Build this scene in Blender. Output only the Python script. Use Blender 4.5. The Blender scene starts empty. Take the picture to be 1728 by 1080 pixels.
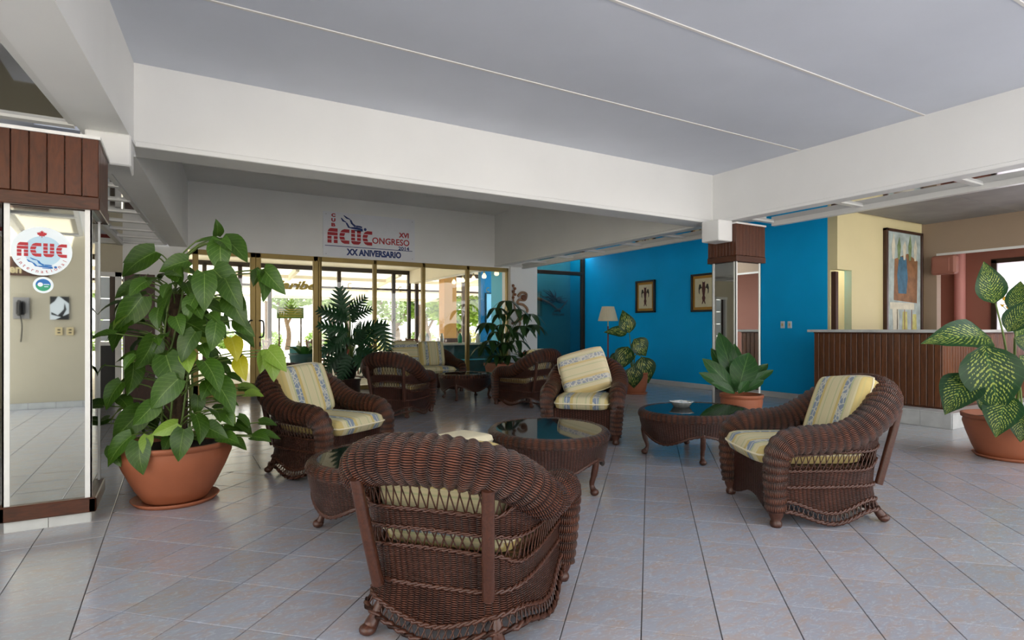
import bpy, math, random
from mathutils import Vector, Matrix
random.seed(7)
pi, sin, cos = math.pi, math.sin, math.cos

# ---------------------------------------------------------------- camera, world, sun, exposure
S = bpy.context.scene
COL = S.collection
FPX, HY, EYE = 975.0, 555.0, 1.2          # focal length in pixels of a 1728 x 1080 frame, horizon row, eye height
TH = math.radians(59.7)                   # camera heading, measured from the U (=X) axis of the building
FW = (cos(TH), sin(TH)); RT = (sin(TH), -cos(TH))
cam = bpy.data.cameras.new('camera'); cam.sensor_width = 36.0; cam.lens = FPX / 1728 * 36
cam.shift_y = (HY - 540) / 1728; cam.clip_start = 0.05; cam.clip_end = 300
camo = bpy.data.objects.new('camera', cam); COL.objects.link(camo)
camo.location = (0, 0, EYE); camo.rotation_euler = (pi / 2, 0, TH - pi / 2)
S.camera = camo

W = bpy.data.worlds.new('world'); S.world = W; W.use_nodes = True
wn = W.node_tree.nodes; wl = W.node_tree.links
bg = wn['Background']; bg.inputs['Strength'].default_value = 1.25
wtc = wn.new('ShaderNodeTexCoord'); wsp = wn.new('ShaderNodeSeparateXYZ'); wrp = wn.new('ShaderNodeValToRGB')
wl.new(wtc.outputs['Generated'], wsp.inputs[0]); wl.new(wsp.outputs['Z'], wrp.inputs[0])
wrp.color_ramp.elements[0].position = 0.0; wrp.color_ramp.elements[0].color = (1.0, 0.97, 0.92, 1)
wrp.color_ramp.elements[1].position = 0.9; wrp.color_ramp.elements[1].color = (0.80, 0.85, 0.93, 1)
wl.new(wrp.outputs[0], bg.inputs['Color'])

sun = bpy.data.lights.new('sun', 'SUN'); sun.energy = 8.0; sun.angle = 0.02; sun.color = (1, 0.97, 0.93)
suno = bpy.data.objects.new('sun', sun); COL.objects.link(suno)
suno.rotation_euler = (math.radians(-30), math.radians(14), 0)

S.view_settings.view_transform = 'Standard'; S.view_settings.look = 'None'
S.view_settings.exposure = 1.42; S.view_settings.gamma = 1.0; S.view_settings.use_curve_mapping = False

# ---------------------------------------------------------------- pixel helpers (frame 1728 x 1080)
def ray(x):
    t = (x - 864) / FPX
    return (FW[0] + t * RT[0], FW[1] + t * RT[1])
def atd(x, y, d):                          # the point at forward distance d
    r = ray(x); return Vector((r[0] * d, r[1] * d, EYE + (HY - y) * d / FPX))
def fl(x, y): return atd(x, y, EYE * FPX / (y - HY))
def atz(x, y, z): return atd(x, y, (EYE - z) * FPX / (y - HY))
def onU(x, y, U): return atd(x, y, U / ray(x)[0])
def onV(x, y, V): return atd(x, y, V / ray(x)[1])

# ---------------------------------------------------------------- materials
def lin(c):
    c = c / 255.0
    return c / 12.92 if c <= 0.04045 else ((c + 0.055) / 1.055) ** 2.4
def rgb(r, g, b): return (lin(r), lin(g), lin(b), 1.0)
M = {}
class NT:
    def __init__(s, name):
        m = bpy.data.materials.new(name); m.use_nodes = True
        s.m = m; s.n = m.node_tree.nodes; s.l = m.node_tree.links
        s.b = s.n['Principled BSDF']; s.out = s.n['Material Output']
        M[name] = m
    def node(s, t, **kw):
        nd = s.n.new(t)
        for k, v in kw.items(): setattr(nd, k, v)
        return nd
    def math(s, op, a, b=None, c=None):
        nd = s.n.new('ShaderNodeMath'); nd.operation = op
        for i, v in enumerate((a, b, c)):
            if v is None: continue
            if isinstance(v, (int, float)): nd.inputs[i].default_value = v
            else: s.l.new(v, nd.inputs[i])
        return nd.outputs[0]
    def noise(s, vec, scale, detail=3, rough=0.5, dist=0.0):
        nd = s.n.new('ShaderNodeTexNoise'); nd.inputs['Scale'].default_value = scale
        nd.inputs['Detail'].default_value = detail; nd.inputs['Roughness'].default_value = rough
        nd.inputs['Distortion'].default_value = dist
        if vec is not None: s.l.new(vec, nd.inputs['Vector'])
        return nd.outputs['Fac']
    def ramp(s, fac, stops, interp='LINEAR'):
        nd = s.n.new('ShaderNodeValToRGB'); cr = nd.color_ramp; cr.interpolation = interp
        while len(cr.elements) < len(stops): cr.elements.new(0.5)
        for e, (p, c) in zip(cr.elements, stops): e.position = p; e.color = c
        s.l.new(fac, nd.inputs[0]); return nd.outputs[0]
    def mix(s, fac, a, b, mode='MIX'):
        nd = s.n.new('ShaderNodeMix'); nd.data_type = 'RGBA'; nd.blend_type = mode
        for i, v in ((0, fac), (6, a), (7, b)):
            if isinstance(v, (int, float)): nd.inputs[i].default_value = v
            elif isinstance(v, tuple): nd.inputs[i].default_value = v
            else: s.l.new(v, nd.inputs[i])
        return nd.outputs[2]
    def bump(s, h, strength=0.3, dist=0.01):
        nd = s.n.new('ShaderNodeBump'); nd.inputs['Strength'].default_value = strength; nd.inputs['Distance'].default_value = dist
        s.l.new(h, nd.inputs['Height']); s.l.new(nd.outputs[0], s.b.inputs['Normal'])
    def set(s, **kw):
        for k, v in kw.items():
            i = s.b.inputs[k.replace('_', ' ')]
            if isinstance(v, (int, float, tuple)): i.default_value = v
            else: s.l.new(v, i)
        return s
    def tc(s, which='Object'): return s.node('ShaderNodeTexCoord').outputs[which]
    def geo(s): return s.node('ShaderNodeNewGeometry').outputs['Position']

def plain(name, c, rough=0.5, var=0.08, scale=6.0, metal=0.0, bump=0.0, world=False, coat=0.0, spec=0.5):
    t = NT(name); vec = t.geo() if world else t.tc()
    n = t.noise(vec, scale, 4)
    a = tuple(max(0, v * (1 - var)) for v in c[:3]) + (1,); b = tuple(min(1, v * (1 + var)) for v in c[:3]) + (1,)
    t.set(Base_Color=t.ramp(n, [(0.3, a), (0.7, b)]), Roughness=rough, Metallic=metal)
    t.b.inputs['Specular IOR Level'].default_value = spec
    if coat: t.b.inputs['Coat Weight'].default_value = coat
    if bump: t.bump(t.noise(vec, scale * 8, 3), bump, 0.004)
    return t.m
def wood(name, c1, c2, rough=0.4, sc=(3, 3, 0.6), rnd=0.35):
    t = NT(name); vec = t.tc()
    mp = t.node('ShaderNodeMapping'); mp.inputs['Scale'].default_value = sc; t.l.new(vec, mp.inputs[0])
    oi = t.node('ShaderNodeObjectInfo')
    add = t.node('ShaderNodeVectorMath', operation='ADD'); t.l.new(mp.outputs[0], add.inputs[0])
    cmb = t.node('ShaderNodeCombineXYZ'); t.l.new(t.math('MULTIPLY', oi.outputs['Random'], 40.0), cmb.inputs[0]); t.l.new(cmb.outputs[0], add.inputs[1])
    n = t.noise(add.outputs[0], 9, 5, 0.6, 1.5)
    col = t.ramp(n, [(0.25, c1), (0.75, c2)])
    v = t.math('ADD', t.math('MULTIPLY', oi.outputs['Random'], rnd), 1 - rnd / 2)
    hs = t.node('ShaderNodeHueSaturation'); t.l.new(col, hs.inputs['Color']); t.l.new(v, hs.inputs['Value'])
    t.set(Base_Color=hs.outputs[0], Roughness=rough); t.bump(n, 0.15, 0.003)
    return t.m

plain('white_paint', rgb(226, 226, 224), 0.6, 0.03, 1.3, world=True, bump=0.05)
plain('ceiling_paint', rgb(214, 219, 230), 0.6, 0.05, 0.9, world=True, bump=0.12)
plain('joint_white', rgb(225, 222, 218), 0.5, 0.03)
plain('blue_paint', rgb(0, 178, 244), 0.6, 0.06, 1.1, world=True, bump=0.03, spec=0.2)
plain('yellow_paint', rgb(226, 214, 166), 0.6, 0.03, 1.2, world=True)
plain('beige_paint', rgb(190, 182, 160), 0.6, 0.04, 1.2, world=True)
plain('tan_paint', rgb(158, 138, 118), 0.6, 0.04, 1.2, world=True)
plain('salmon_paint', rgb(152, 98, 82), 0.6, 0.05, 1.2, world=True)
plain('pink_paint', rgb(205, 140, 132), 0.6, 0.04, 1.2, world=True)
plain('red_paint', rgb(120, 26, 24), 0.6, 0.05, 1.2, world=True)
plain('orange_paint', rgb(226, 168, 92), 0.6, 0.05, 1.2, world=True)
plain('cream_paint', rgb(232, 222, 196), 0.6, 0.03, 1.2, world=True)
plain('dining_blue', rgb(36, 122, 160), 0.6, 0.05, 1.2, world=True)
plain('sky_blue_paint', rgb(84, 184, 216), 0.6, 0.05, 1.2, world=True)
plain('grey_board', rgb(150, 148, 146), 0.6, 0.12, 2.5, world=True)
plain('white_trim', rgb(225, 225, 222), 0.4, 0.03)
plain('alu_white', rgb(215, 215, 212), 0.3, 0.03)
plain('gold_aluminium', rgb(138, 116, 62), 0.38, 0.08, 4, metal=0.45)
plain('bronze_frame', rgb(58, 44, 34), 0.4, 0.1, 4, metal=0.3)
plain('black_plastic', rgb(22, 22, 24), 0.4, 0.1)
plain('terracotta', rgb(158, 92, 62), 0.55, 0.07, 5, bump=0.05)
plain('soil', rgb(48, 36, 28), 0.95, 0.3, 40, bump=0.8)
plain('moss_pole', rgb(70, 54, 38), 0.95, 0.4, 30, bump=1.0)
plain('stem_green', rgb(96, 118, 52), 0.5, 0.15, 12)
plain('stem_brown', rgb(86, 66, 46), 0.7, 0.25, 20, bump=0.4)
plain('skirting', rgb(214, 214, 212), 0.25, 0.05, 5)
plain('plinth_tile', rgb(196, 198, 196), 0.25, 0.1, 7, world=True)
plain('grout', rgb(92, 90, 90), 0.9, 0.15, 12, world=True)
plain('concrete', rgb(224, 220, 208), 0.9, 0.08, 1.5, world=True)
plain('bounce_paving', rgb(206, 202, 196), 0.9, 0.08, 1.5, world=True)  # neutral tone for the added ground that bounces sun indoors
plain('sand', rgb(200, 190, 168), 0.95, 0.08, 1.5, world=True)
plain('black_frame', rgb(30, 22, 20), 0.35, 0.1)
plain('picture_frame_wood', rgb(66, 38, 26), 0.35, 0.15)
plain('mat_gold', rgb(190, 140, 54), 0.6, 0.08)
plain('mat_cream', rgb(226, 214, 176), 0.7, 0.04)
plain('figure_brown', rgb(92, 50, 44), 0.7, 0.25, 30)
plain('figure_dark', rgb(58, 52, 40), 0.7, 0.25, 30)
plain('lamp_shade', rgb(232, 220, 190), 0.8, 0.04)
plain('lamp_pole', rgb(110, 36, 44), 0.4, 0.1)
plain('brass', rgb(190, 170, 120), 0.3, 0.05, metal=0.7)
plain('banner_white', rgb(222, 224, 230), 0.45, 0.02)
plain('print_red', rgb(172, 30, 42), 0.5, 0.04)
plain('print_navy', rgb(20, 48, 112), 0.5, 0.04)
plain('print_blue', rgb(20, 104, 176), 0.5, 0.04)
plain('print_pale_blue', rgb(176, 206, 224), 0.5, 0.03)
plain('sticker_white', rgb(222, 232, 238), 0.4, 0.02)
plain('print_green', rgb(40, 150, 110), 0.5, 0.04)
plain('print_black', rgb(24, 26, 30), 0.5, 0.04)
plain('print_gold', rgb(206, 178, 60), 0.45, 0.05)
plain('plaque_brown', rgb(74, 44, 30), 0.4, 0.1)
plain('socket_ivory', rgb(214, 196, 150), 0.4, 0.03)
plain('teal_cloth', rgb(24, 92, 98), 0.8, 0.12, 8)
plain('teal_panel', rgb(18, 74, 84), 0.4, 0.15, 5)
plain('napkin', rgb(236, 234, 230), 0.8, 0.03)
plain('green_board', rgb(112, 142, 62), 0.6, 0.15, 6)
plain('driftwood', rgb(150, 118, 92), 0.8, 0.3, 14, bump=0.6)
plain('driftwood_dark', rgb(92, 62, 46), 0.8, 0.3, 14, bump=0.5)
plain('shell_brown', rgb(120, 76, 50), 0.5, 0.35, 10, bump=0.4)
plain('yellow_flower', rgb(236, 190, 30), 0.5, 0.12)
plain('orange_bract', rgb(150, 72, 48), 0.5, 0.25, 9)
plain('steel', rgb(160, 160, 160), 0.3, 0.05, metal=0.9)
plain('canvas_pale', rgb(172, 186, 182), 0.7, 0.22, 7)
plain('canvas_blue', rgb(64, 108, 132), 0.7, 0.25, 9)
plain('canvas_brown', rgb(140, 100, 66), 0.7, 0.3, 8)
plain('canvas_cream', rgb(214, 210, 188), 0.7, 0.12, 10)
plain('canvas_green', rgb(120, 140, 96), 0.7, 0.3, 10)
plain('canvas_yellow', rgb(190, 186, 110), 0.7, 0.25, 9)
plain('bark', rgb(110, 92, 74), 0.9, 0.25, 12, bump=0.6)
wood('counter_wood', rgb(72, 40, 20), rgb(114, 68, 37), 0.36)
wood('capital_wood', rgb(62, 30, 15), rgb(94, 48, 24), 0.36, rnd=0.2)
wood('base_wood', rgb(54, 28, 16), rgb(90, 48, 28), 0.35, (0.8, 0.8, 5))
wood('chair_wood', rgb(84, 44, 28), rgb(130, 76, 46), 0.4)
wood('door_wood', rgb(60, 34, 26), rgb(88, 54, 40), 0.5)
wood('cane', rgb(54, 30, 21), rgb(88, 51, 36), 0.34, (6, 6, 6), 0.1)

# tile: pale blue grey marble with beige clouds; every tile gets its own veining
def tile_mat(name, base, warm, pale):
    t = NT(name); oi = t.node('ShaderNodeObjectInfo')
    vm = t.node('ShaderNodeMapping'); t.l.new(t.geo(), vm.inputs[0])
    vm.inputs['Rotation'].default_value = (0, 0, math.radians(40)); vm.inputs['Scale'].default_value = (1.0, 2.1, 1)
    vec = vm.outputs[0]
    a = t.noise(vec, 8, 5, 0.6, 1.0); b = t.noise(vec, 16, 5, 0.65, 2.5)
    c = t.mix(t.ramp(a, [(0.42, (0, 0, 0, 1)), (0.66, (1, 1, 1, 1))]), base, warm)
    c = t.mix(t.ramp(b, [(0.52, (0, 0, 0, 1)), (0.72, (0.75, 0.75, 0.75, 1))]), c, pale)
    v = t.math('ADD', t.math('MULTIPLY', oi.outputs['Random'], 0.14), 0.93)
    hs = t.node('ShaderNodeHueSaturation'); t.l.new(c, hs.inputs['Color']); t.l.new(v, hs.inputs['Value'])
    t.set(Base_Color=hs.outputs[0], Roughness=0.17)
    t.bump(t.noise(vec, 3, 2), 0.04, 0.01)
tile_mat('floor_tile', rgb(166, 169, 180), rgb(176, 162, 156), rgb(192, 199, 212))
tile_mat('border_tile', rgb(172, 175, 180), rgb(178, 170, 166), rgb(190, 196, 202))

# woven wicker: stakes across u, strands along u, from metre UVs
def wicker(name, su, sv, dark, mid, light, rough=0.34):
    t = NT(name); sp = t.node('ShaderNodeSeparateXYZ'); t.l.new(t.tc('UV'), sp.inputs[0])
    u, v = sp.outputs[0], sp.outputs[1]
    wob = t.noise(t.tc('UV'), 22, 2)
    v2 = t.math('ADD', v, t.math('MULTIPLY', wob, sv * 0.7))
    cell = t.math('FLOOR', t.math('DIVIDE', u, su))
    odd = t.math('MULTIPLY', t.math('MODULO', t.math('ADD', cell, 2000), 2.0), 0.5)
    st = t.math('ABSOLUTE', t.math('SINE', t.math('MULTIPLY', u, pi / su)))
    wf = t.math('ABSOLUTE', t.math('SINE', t.math('MULTIPLY', t.math('ADD', t.math('DIVIDE', v2, sv), odd), pi)))
    h = t.math('MULTIPLY', t.math('POWER', wf, 0.8), t.math('ADD', t.math('MULTIPLY', st, 0.6), 0.4))
    n = t.noise(t.tc('Object'), 9, 4)
    col = t.ramp(h, [(0.0, dark), (0.45, mid), (1.0, light)])  # shade of the weave gaps and highlight on the strands put into colour
    col = t.mix(t.ramp(n, [(0.35, (0.55, 0.55, 0.55, 1)), (0.7, (0, 0, 0, 1))]), col, dark)
    t.set(Base_Color=col, Roughness=rough); t.bump(h, 1.0, 0.008)
wicker('wicker', 0.026, 0.0085, rgb(24, 13, 9), rgb(64, 37, 28), rgb(118, 72, 56), 0.28)
wicker('wicker_roll', 0.046, 0.0095, rgb(26, 14, 9), rgb(68, 38, 26), rgb(126, 76, 55), 0.26)

# striped upholstery; stripes run along v, u across (0..1)
def fabric(name, swap=False, worn=False):
    t = NT(name); sp = t.node('ShaderNodeSeparateXYZ'); t.l.new(t.tc('UV'), sp.inputs[0])
    u, v = (sp.outputs[1], sp.outputs[0]) if swap else (sp.outputs[0], sp.outputs[1])
    cr, ye, bl, gr = rgb(214, 204, 164), rgb(202, 180, 112), rgb(120, 140, 168), rgb(184, 188, 144)
    col = t.ramp(u, [(0.0, ye), (0.10, cr), (0.17, gr), (0.20, bl), (0.31, ye), (0.36, cr), (0.42, gr), (0.44, cr), (0.58, gr), (0.60, cr), (0.66, ye), (0.71, bl), (0.82, gr), (0.85, cr), (0.93, ye)], 'CONSTANT')
    m = t.math('MULTIPLY', t.math('MULTIPLY', t.math('GREATER_THAN', u, 0.2), t.math('LESS_THAN', u, 0.31)), 1.0)
    m2 = t.math('MULTIPLY', t.math('GREATER_THAN', u, 0.71), t.math('LESS_THAN', u, 0.82))
    band = t.math('ADD', m, m2)
    wv = t.node('ShaderNodeTexVoronoi', feature='DISTANCE_TO_EDGE'); wv.inputs['Scale'].default_value = 13; t.l.new(t.tc('UV'), wv.inputs['Vector'])
    scroll = t.math('MULTIPLY', t.math('LESS_THAN', wv.outputs['Distance'], 0.10), band)
    col = t.mix(scroll, col, rgb(214, 214, 200))
    wa = t.node('ShaderNodeTexWave'); wa.inputs['Scale'].default_value = 14; wa.inputs['Distortion'].default_value = 5; t.l.new(t.tc('UV'), wa.inputs['Vector'])
    dk = t.math('MULTIPLY', t.math('GREATER_THAN', wa.outputs['Fac'], 0.78), band)
    col = t.mix(t.math('MULTIPLY', dk, 0.7), col, rgb(84, 106, 142))
    fine = t.math('GREATER_THAN', t.math('SINE', t.math('MULTIPLY', u, 190.0)), 0.75)
    col = t.mix(t.math('MULTIPLY', fine, 0.22), col, rgb(160, 168, 120))
    n = t.noise(t.tc('Object'), 5, 3)
    col = t.mix(t.math('MULTIPLY', n, 0.25 if not worn else 0.45), col, rgb(206, 194, 158) if not worn else rgb(232, 214, 190))
    t.set(Base_Color=col, Roughness=0.85); t.bump(t.noise(t.tc('Object'), 7, 2), 0.25, 0.02)
fabric('fabric'); fabric('fabric_across', True); fabric('fabric_worn', True, True)
plain('fabric_cream', rgb(232, 222, 190), 0.85, 0.05, 5, bump=0.1)

def leafmat(name, a, b, vein, variegated=None, rough=0.36, fq=15.0):
    t = NT(name); sp = t.node('ShaderNodeSeparateXYZ'); t.l.new(t.tc('UV'), sp.inputs[0])
    u, v = sp.outputs[0], sp.outputs[1]          # u along the leaf, v across (-1..1)
    av = t.math('ABSOLUTE', v); oi = t.node('ShaderNodeObjectInfo')
    n = t.noise(t.tc('UV'), 6, 3)
    col = t.mix(n, a, b)
    vn = t.math('LESS_THAN', t.math('FRACT', t.math('SUBTRACT', t.math('MULTIPLY', u, 8.0), t.math('MULTIPLY', av, 2.2))), 0.10)
    col = t.mix(t.math('MULTIPLY', vn, 0.35), col, vein)
    col = t.mix(t.math('MULTIPLY', t.math('LESS_THAN', av, 0.035), 0.7), col, vein)
    if variegated:
        ph = t.math('SUBTRACT', t.math('MULTIPLY', u, fq), t.math('MULTIPLY', av, 5.0))
        nz = t.noise(t.tc('UV'), fq, 3)
        s = t.math('ADD', t.math('SINE', t.math('MULTIPLY', ph, 6.28)), t.math('MULTIPLY', t.math('SUBTRACT', nz, 0.5), 7.5))
        keep = t.math('LESS_THAN', t.math('ADD', av, t.math('MULTIPLY', nz, 0.5)), 0.98)
        far = t.math('MULTIPLY', t.math('GREATER_THAN', s, 0.75), keep)
        col = t.mix(far, col, variegated)
    val = t.math('ADD', t.math('MULTIPLY', oi.outputs['Random'], 0.45), 0.78)
    hs = t.node('ShaderNodeHueSaturation'); t.l.new(col, hs.inputs['Color']); t.l.new(val, hs.inputs['Value'])
    t.set(Base_Color=hs.outputs[0], Roughness=rough)
    t.b.inputs['Transmission Weight'].default_value = 0.0
    tr = t.node('ShaderNodeBsdfTranslucent'); t.l.new(hs.outputs[0], tr.inputs[0])
    mx = t.node('ShaderNodeMixShader'); mx.inputs[0].default_value = 0.28
    t.l.new(t.b.outputs[0], mx.inputs[1]); t.l.new(tr.outputs[0], mx.inputs[2]); t.l.new(mx.outputs[0], t.out.inputs[0])
    t.bump(t.math('ADD', t.math('MULTIPLY', vn, -0.5), t.math('MULTIPLY', av, 0.3)), 0.25, 0.01)
leafmat('leaf_vine', rgb(42, 76, 16), rgb(72, 108, 28), rgb(118, 148, 72))
leafmat('leaf_vine_young', rgb(112, 150, 48), rgb(146, 176, 70), rgb(170, 192, 110))
leafmat('leaf_vine_yellow', rgb(170, 170, 30), rgb(206, 196, 40), rgb(200, 200, 90))
leafmat('leaf_dumb_cane', rgb(22, 58, 26), rgb(34, 78, 32), rgb(70, 112, 56), rgb(168, 184, 84))
leafmat('leaf_dumb_cane_broad', rgb(22, 58, 26), rgb(34, 78, 32), rgb(70, 112, 56), rgb(186, 192, 100), fq=5.0)
leafmat('leaf_dark', rgb(24, 58, 34), rgb(36, 78, 42), rgb(62, 104, 60))
leafmat('leaf_schefflera', rgb(36, 66, 34), rgb(54, 88, 42), rgb(80, 110, 60))
leafmat('leaf_fern', rgb(28, 70, 28), rgb(50, 98, 38), rgb(100, 140, 70))
leafmat('leaf_tree', rgb(92, 128, 44), rgb(142, 168, 70), rgb(120, 150, 60))
leafmat('leaf_palm', rgb(120, 130, 50), rgb(170, 160, 74), rgb(140, 140, 60))

def mirror_mat(name, c, rough=0.02):
    t = NT(name); n = t.noise(t.tc(), 3, 2)
    t.set(Base_Color=t.ramp(n, [(0.3, tuple(v * 0.97 for v in c[:3]) + (1,)), (0.7, c)]), Metallic=1.0, Roughness=rough)
mirror_mat('mirror', (0.66, 0.68, 0.66, 1)); mirror_mat('soffit_mirror', (0.55, 0.56, 0.58, 1), 0.06)
def glass_mat(name, tint, refl=0.10, rough=0.0):
    t = NT(name); tr = t.node('ShaderNodeBsdfTransparent'); n = t.noise(t.tc(), 2, 2)
    t.l.new(t.ramp(n, [(0.3, tint), (0.7, tuple(v * 0.97 for v in tint[:3]) + (1,))]), tr.inputs[0])
    gl = t.node('ShaderNodeBsdfGlossy'); gl.inputs['Roughness'].default_value = rough
    fr = t.node('ShaderNodeFresnel'); fr.inputs['IOR'].default_value = 1.45
    fac = t.math('ADD', t.math('MULTIPLY', fr.outputs[0], 0.9), refl * 0.3)
    mx = t.node('ShaderNodeMixShader'); t.l.new(fac, mx.inputs[0]); t.l.new(tr.outputs[0], mx.inputs[1]); t.l.new(gl.outputs[0], mx.inputs[2])
    t.l.new(mx.outputs[0], t.out.inputs[0])
glass_mat('window_glass', (0.95, 0.96, 0.95, 1)); glass_mat('dark_glass', (0.62, 0.64, 0.58, 1), 0.25); glass_mat('clear_glass', (0.88, 0.93, 0.92, 1))
t = NT('black_glass'); t.set(Base_Color=t.ramp(t.noise(t.tc(), 3, 2), [(0.3, (0.006, 0.008, 0.009, 1)), (0.7, (0.01, 0.012, 0.013, 1))]), Roughness=0.03)
t.b.inputs['IOR'].default_value = 1.18
def emit(name, c, s):
    t = NT(name); t.set(Base_Color=(0.9, 0.9, 0.9, 1)); t.b.inputs['Emission Color'].default_value = c; t.b.inputs['Emission Strength'].default_value = s
    n = t.noise(t.tc(), 2, 1); t.l.new(t.ramp(n, [(0, c), (1, c)]), t.b.inputs['Emission Color'])
t = NT('cut_glass'); t.set(Base_Color=t.ramp(t.noise(t.tc(), 40, 2), [(0.3, (0.55, 0.6, 0.58, 1)), (0.7, (0.8, 0.84, 0.82, 1))]), Roughness=0.08); t.b.inputs['Transmission Weight'].default_value = 0.6
emit('bulb_glow', (1.0, 0.60, 0.26, 1), 1.3)
t = NT('corrugated'); t.set(Base_Color=t.ramp(t.noise(t.geo(), 1.5, 4), [(0.3, rgb(150, 140, 118)), (0.7, rgb(186, 176, 152))]), Roughness=0.7)
tr = t.node('ShaderNodeBsdfTranslucent'); tr.inputs[0].default_value = (0.95, 0.92, 0.84, 1)
mx = t.node('ShaderNodeMixShader'); mx.inputs[0].default_value = 0.22; t.l.new(t.b.outputs[0], mx.inputs[1]); t.l.new(tr.outputs[0], mx.inputs[2]); t.l.new(mx.outputs[0], t.out.inputs[0])
t = NT('frosted_window'); t.set(Base_Color=t.ramp(t.noise(t.tc(), 1.2, 3), [(0.35, rgb(226, 214, 232)), (0.7, rgb(250, 250, 250))]), Roughness=0.4)
tr = t.node('ShaderNodeBsdfTranslucent'); tr.inputs[0].default_value = (0.95, 0.92, 0.97, 1)
mx = t.node('ShaderNodeMixShader'); mx.inputs[0].default_value = 0.75; t.l.new(t.b.outputs[0], mx.inputs[1]); t.l.new(tr.outputs[0], mx.inputs[2]); t.l.new(mx.outputs[0], t.out.inputs[0])
# ---------------------------------------------------------------- mesh builder
class MB:
    def __init__(s): s.v = []; s.f = []; s.uv = []; s.sm = []
    def add(s, vs, fs, uvs=None, smooth=False, mat=None):
        o = len(s.v)
        for p in vs:
            p = Vector(p)
            s.v.append(mat @ p if mat else p)
        for i, f in enumerate(fs):
            s.f.append([o + k for k in f]); s.sm.append(smooth)
            s.uv.append(uvs[i] if uvs else [(vs[k][0], vs[k][2] if abs(vs[k][2]) > 1e-9 else vs[k][1]) for k in f])
        return s
    def box(s, lo, hi, mat=None, bev=0.0):
        x0, y0, z0 = lo; x1, y1, z1 = hi
        x0, x1 = min(x0, x1), max(x0, x1); y0, y1 = min(y0, y1), max(y0, y1); z0, z1 = min(z0, z1), max(z0, z1)
        if bev <= 0:
            vs = [(x0, y0, z0), (x1, y0, z0), (x1, y1, z0), (x0, y1, z0), (x0, y0, z1), (x1, y0, z1), (x1, y1, z1), (x0, y1, z1)]
            fs = [(3, 2, 1, 0), (4, 5, 6, 7), (0, 1, 5, 4), (1, 2, 6, 5), (2, 3, 7, 6), (3, 0, 4, 7)]
            return s.add(vs, fs, None, False, mat)
        b = min(bev, (x1 - x0) * .45, (y1 - y0) * .45, (z1 - z0) * .45)
        def ring(i, z): return [(x0 + i, y0 + i * 0, z)]
        vs = []
        for z, i in ((z0, b), (z0 + b, 0), (z1 - b, 0), (z1, b)):
            c = b if i == 0 else b
            for (px, py) in ((x0 + i + (b if i == 0 else 0), y0 + i), (x1 - i - (b if i == 0 else 0), y0 + i), (x1 - i, y0 + i + (b if i == 0 else 0)), (x1 - i, y1 - i - (b if i == 0 else 0)),
                             (x1 - i - (b if i == 0 else 0), y1 - i), (x0 + i + (b if i == 0 else 0), y1 - i), (x0 + i, y1 - i - (b if i == 0 else 0)), (x0 + i, y0 + i + (b if i == 0 else 0))):
                vs.append((px, py, z))
        fs = [tuple(range(7, -1, -1)), tuple(range(24, 32))]
        for k in range(3):
            for j in range(8): fs.append((k * 8 + j, k * 8 + (j + 1) % 8, k * 8 + 8 + (j + 1) % 8, k * 8 + 8 + j))
        return s.add(vs, fs, None, False, mat)
    def grid(s, P, UV=None, smooth=True, closed_u=False, closed_v=False):
        nu, nv = len(P), len(P[0]); vs = [p for row in P for p in row]; fs = []; uvs = []
        for i in range(nu - (0 if closed_u else 1)):
            for j in range(nv - (0 if closed_v else 1)):
                i2, j2 = (i + 1) % nu, (j + 1) % nv
                fs.append((i * nv + j, i2 * nv + j, i2 * nv + j2, i * nv + j2))
                if UV: uvs.append([UV(i, j), UV(i + 1, j), UV(i + 1, j + 1), UV(i, j + 1)])
        return s.add(vs, fs, uvs if UV else None, smooth)
    def tube(s, pts, rad, n=8, closed=False, caps=True, bumps=0.0, blen=0.046, flat=1.0):
        pts = [Vector(p) for p in pts]; N = len(pts)
        if isinstance(rad, (int, float)): rad = [rad] * N
        tan = []
        for i in range(N):
            a = pts[(i - 1) % N] if (closed or i > 0) else pts[i]; b = pts[(i + 1) % N] if (closed or i < N - 1) else pts[i]
            t = (b - a); tan.append(t.normalized() if t.length > 1e-9 else Vector((0, 0, 1)))
        up = Vector((0, 0, 1)) if abs(tan[0].z) < 0.9 else Vector((1, 0, 0))
        nrm = (up - tan[0] * up.dot(tan[0])).normalized(); P = []; ln = [0.0]
        for i in range(N):
            if i > 0:
                ln.append(ln[-1] + (pts[i] - pts[i - 1]).length)
                nrm = nrm - tan[i] * nrm.dot(tan[i]); nrm = nrm.normalized() if nrm.length > 1e-6 else tan[i].orthogonal().normalized()
            bi = tan[i].cross(nrm); r = rad[i]
            if bumps: r *= 1 + bumps * (abs(sin(pi * ln[i] / blen)) - 0.5)
            P.append([pts[i] + (nrm * cos(2 * pi * k / n) + bi * sin(2 * pi * k / n) * flat) * r for k in range(n)])
        tot = ln[-1] + ((pts[0] - pts[-1]).length if closed else 0)
        UV = lambda i, j: (ln[i] if i < N else tot, 2 * pi * j / n * rad[i % N])
        s.grid(P, UV, True, closed, True)
        if caps and not closed:
            s.add(P[0], [tuple(range(n - 1, -1, -1))]); s.add(P[-1], [tuple(range(n))])
        return s
    def lathe(s, prof, n=32, c=(0, 0, 0), smooth=True, sx=1.0, sy=1.0):
        P = [[(c[0] + r * cos(2 * pi * j / n) * sx, c[1] + r * sin(2 * pi * j / n) * sy, c[2] + z) for j in range(n)] for r, z in prof]
        s.grid(P, lambda i, j: (2 * pi * j / n * 0.2, prof[min(i, len(prof) - 1)][1]), smooth, False, True)
        return s
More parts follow.
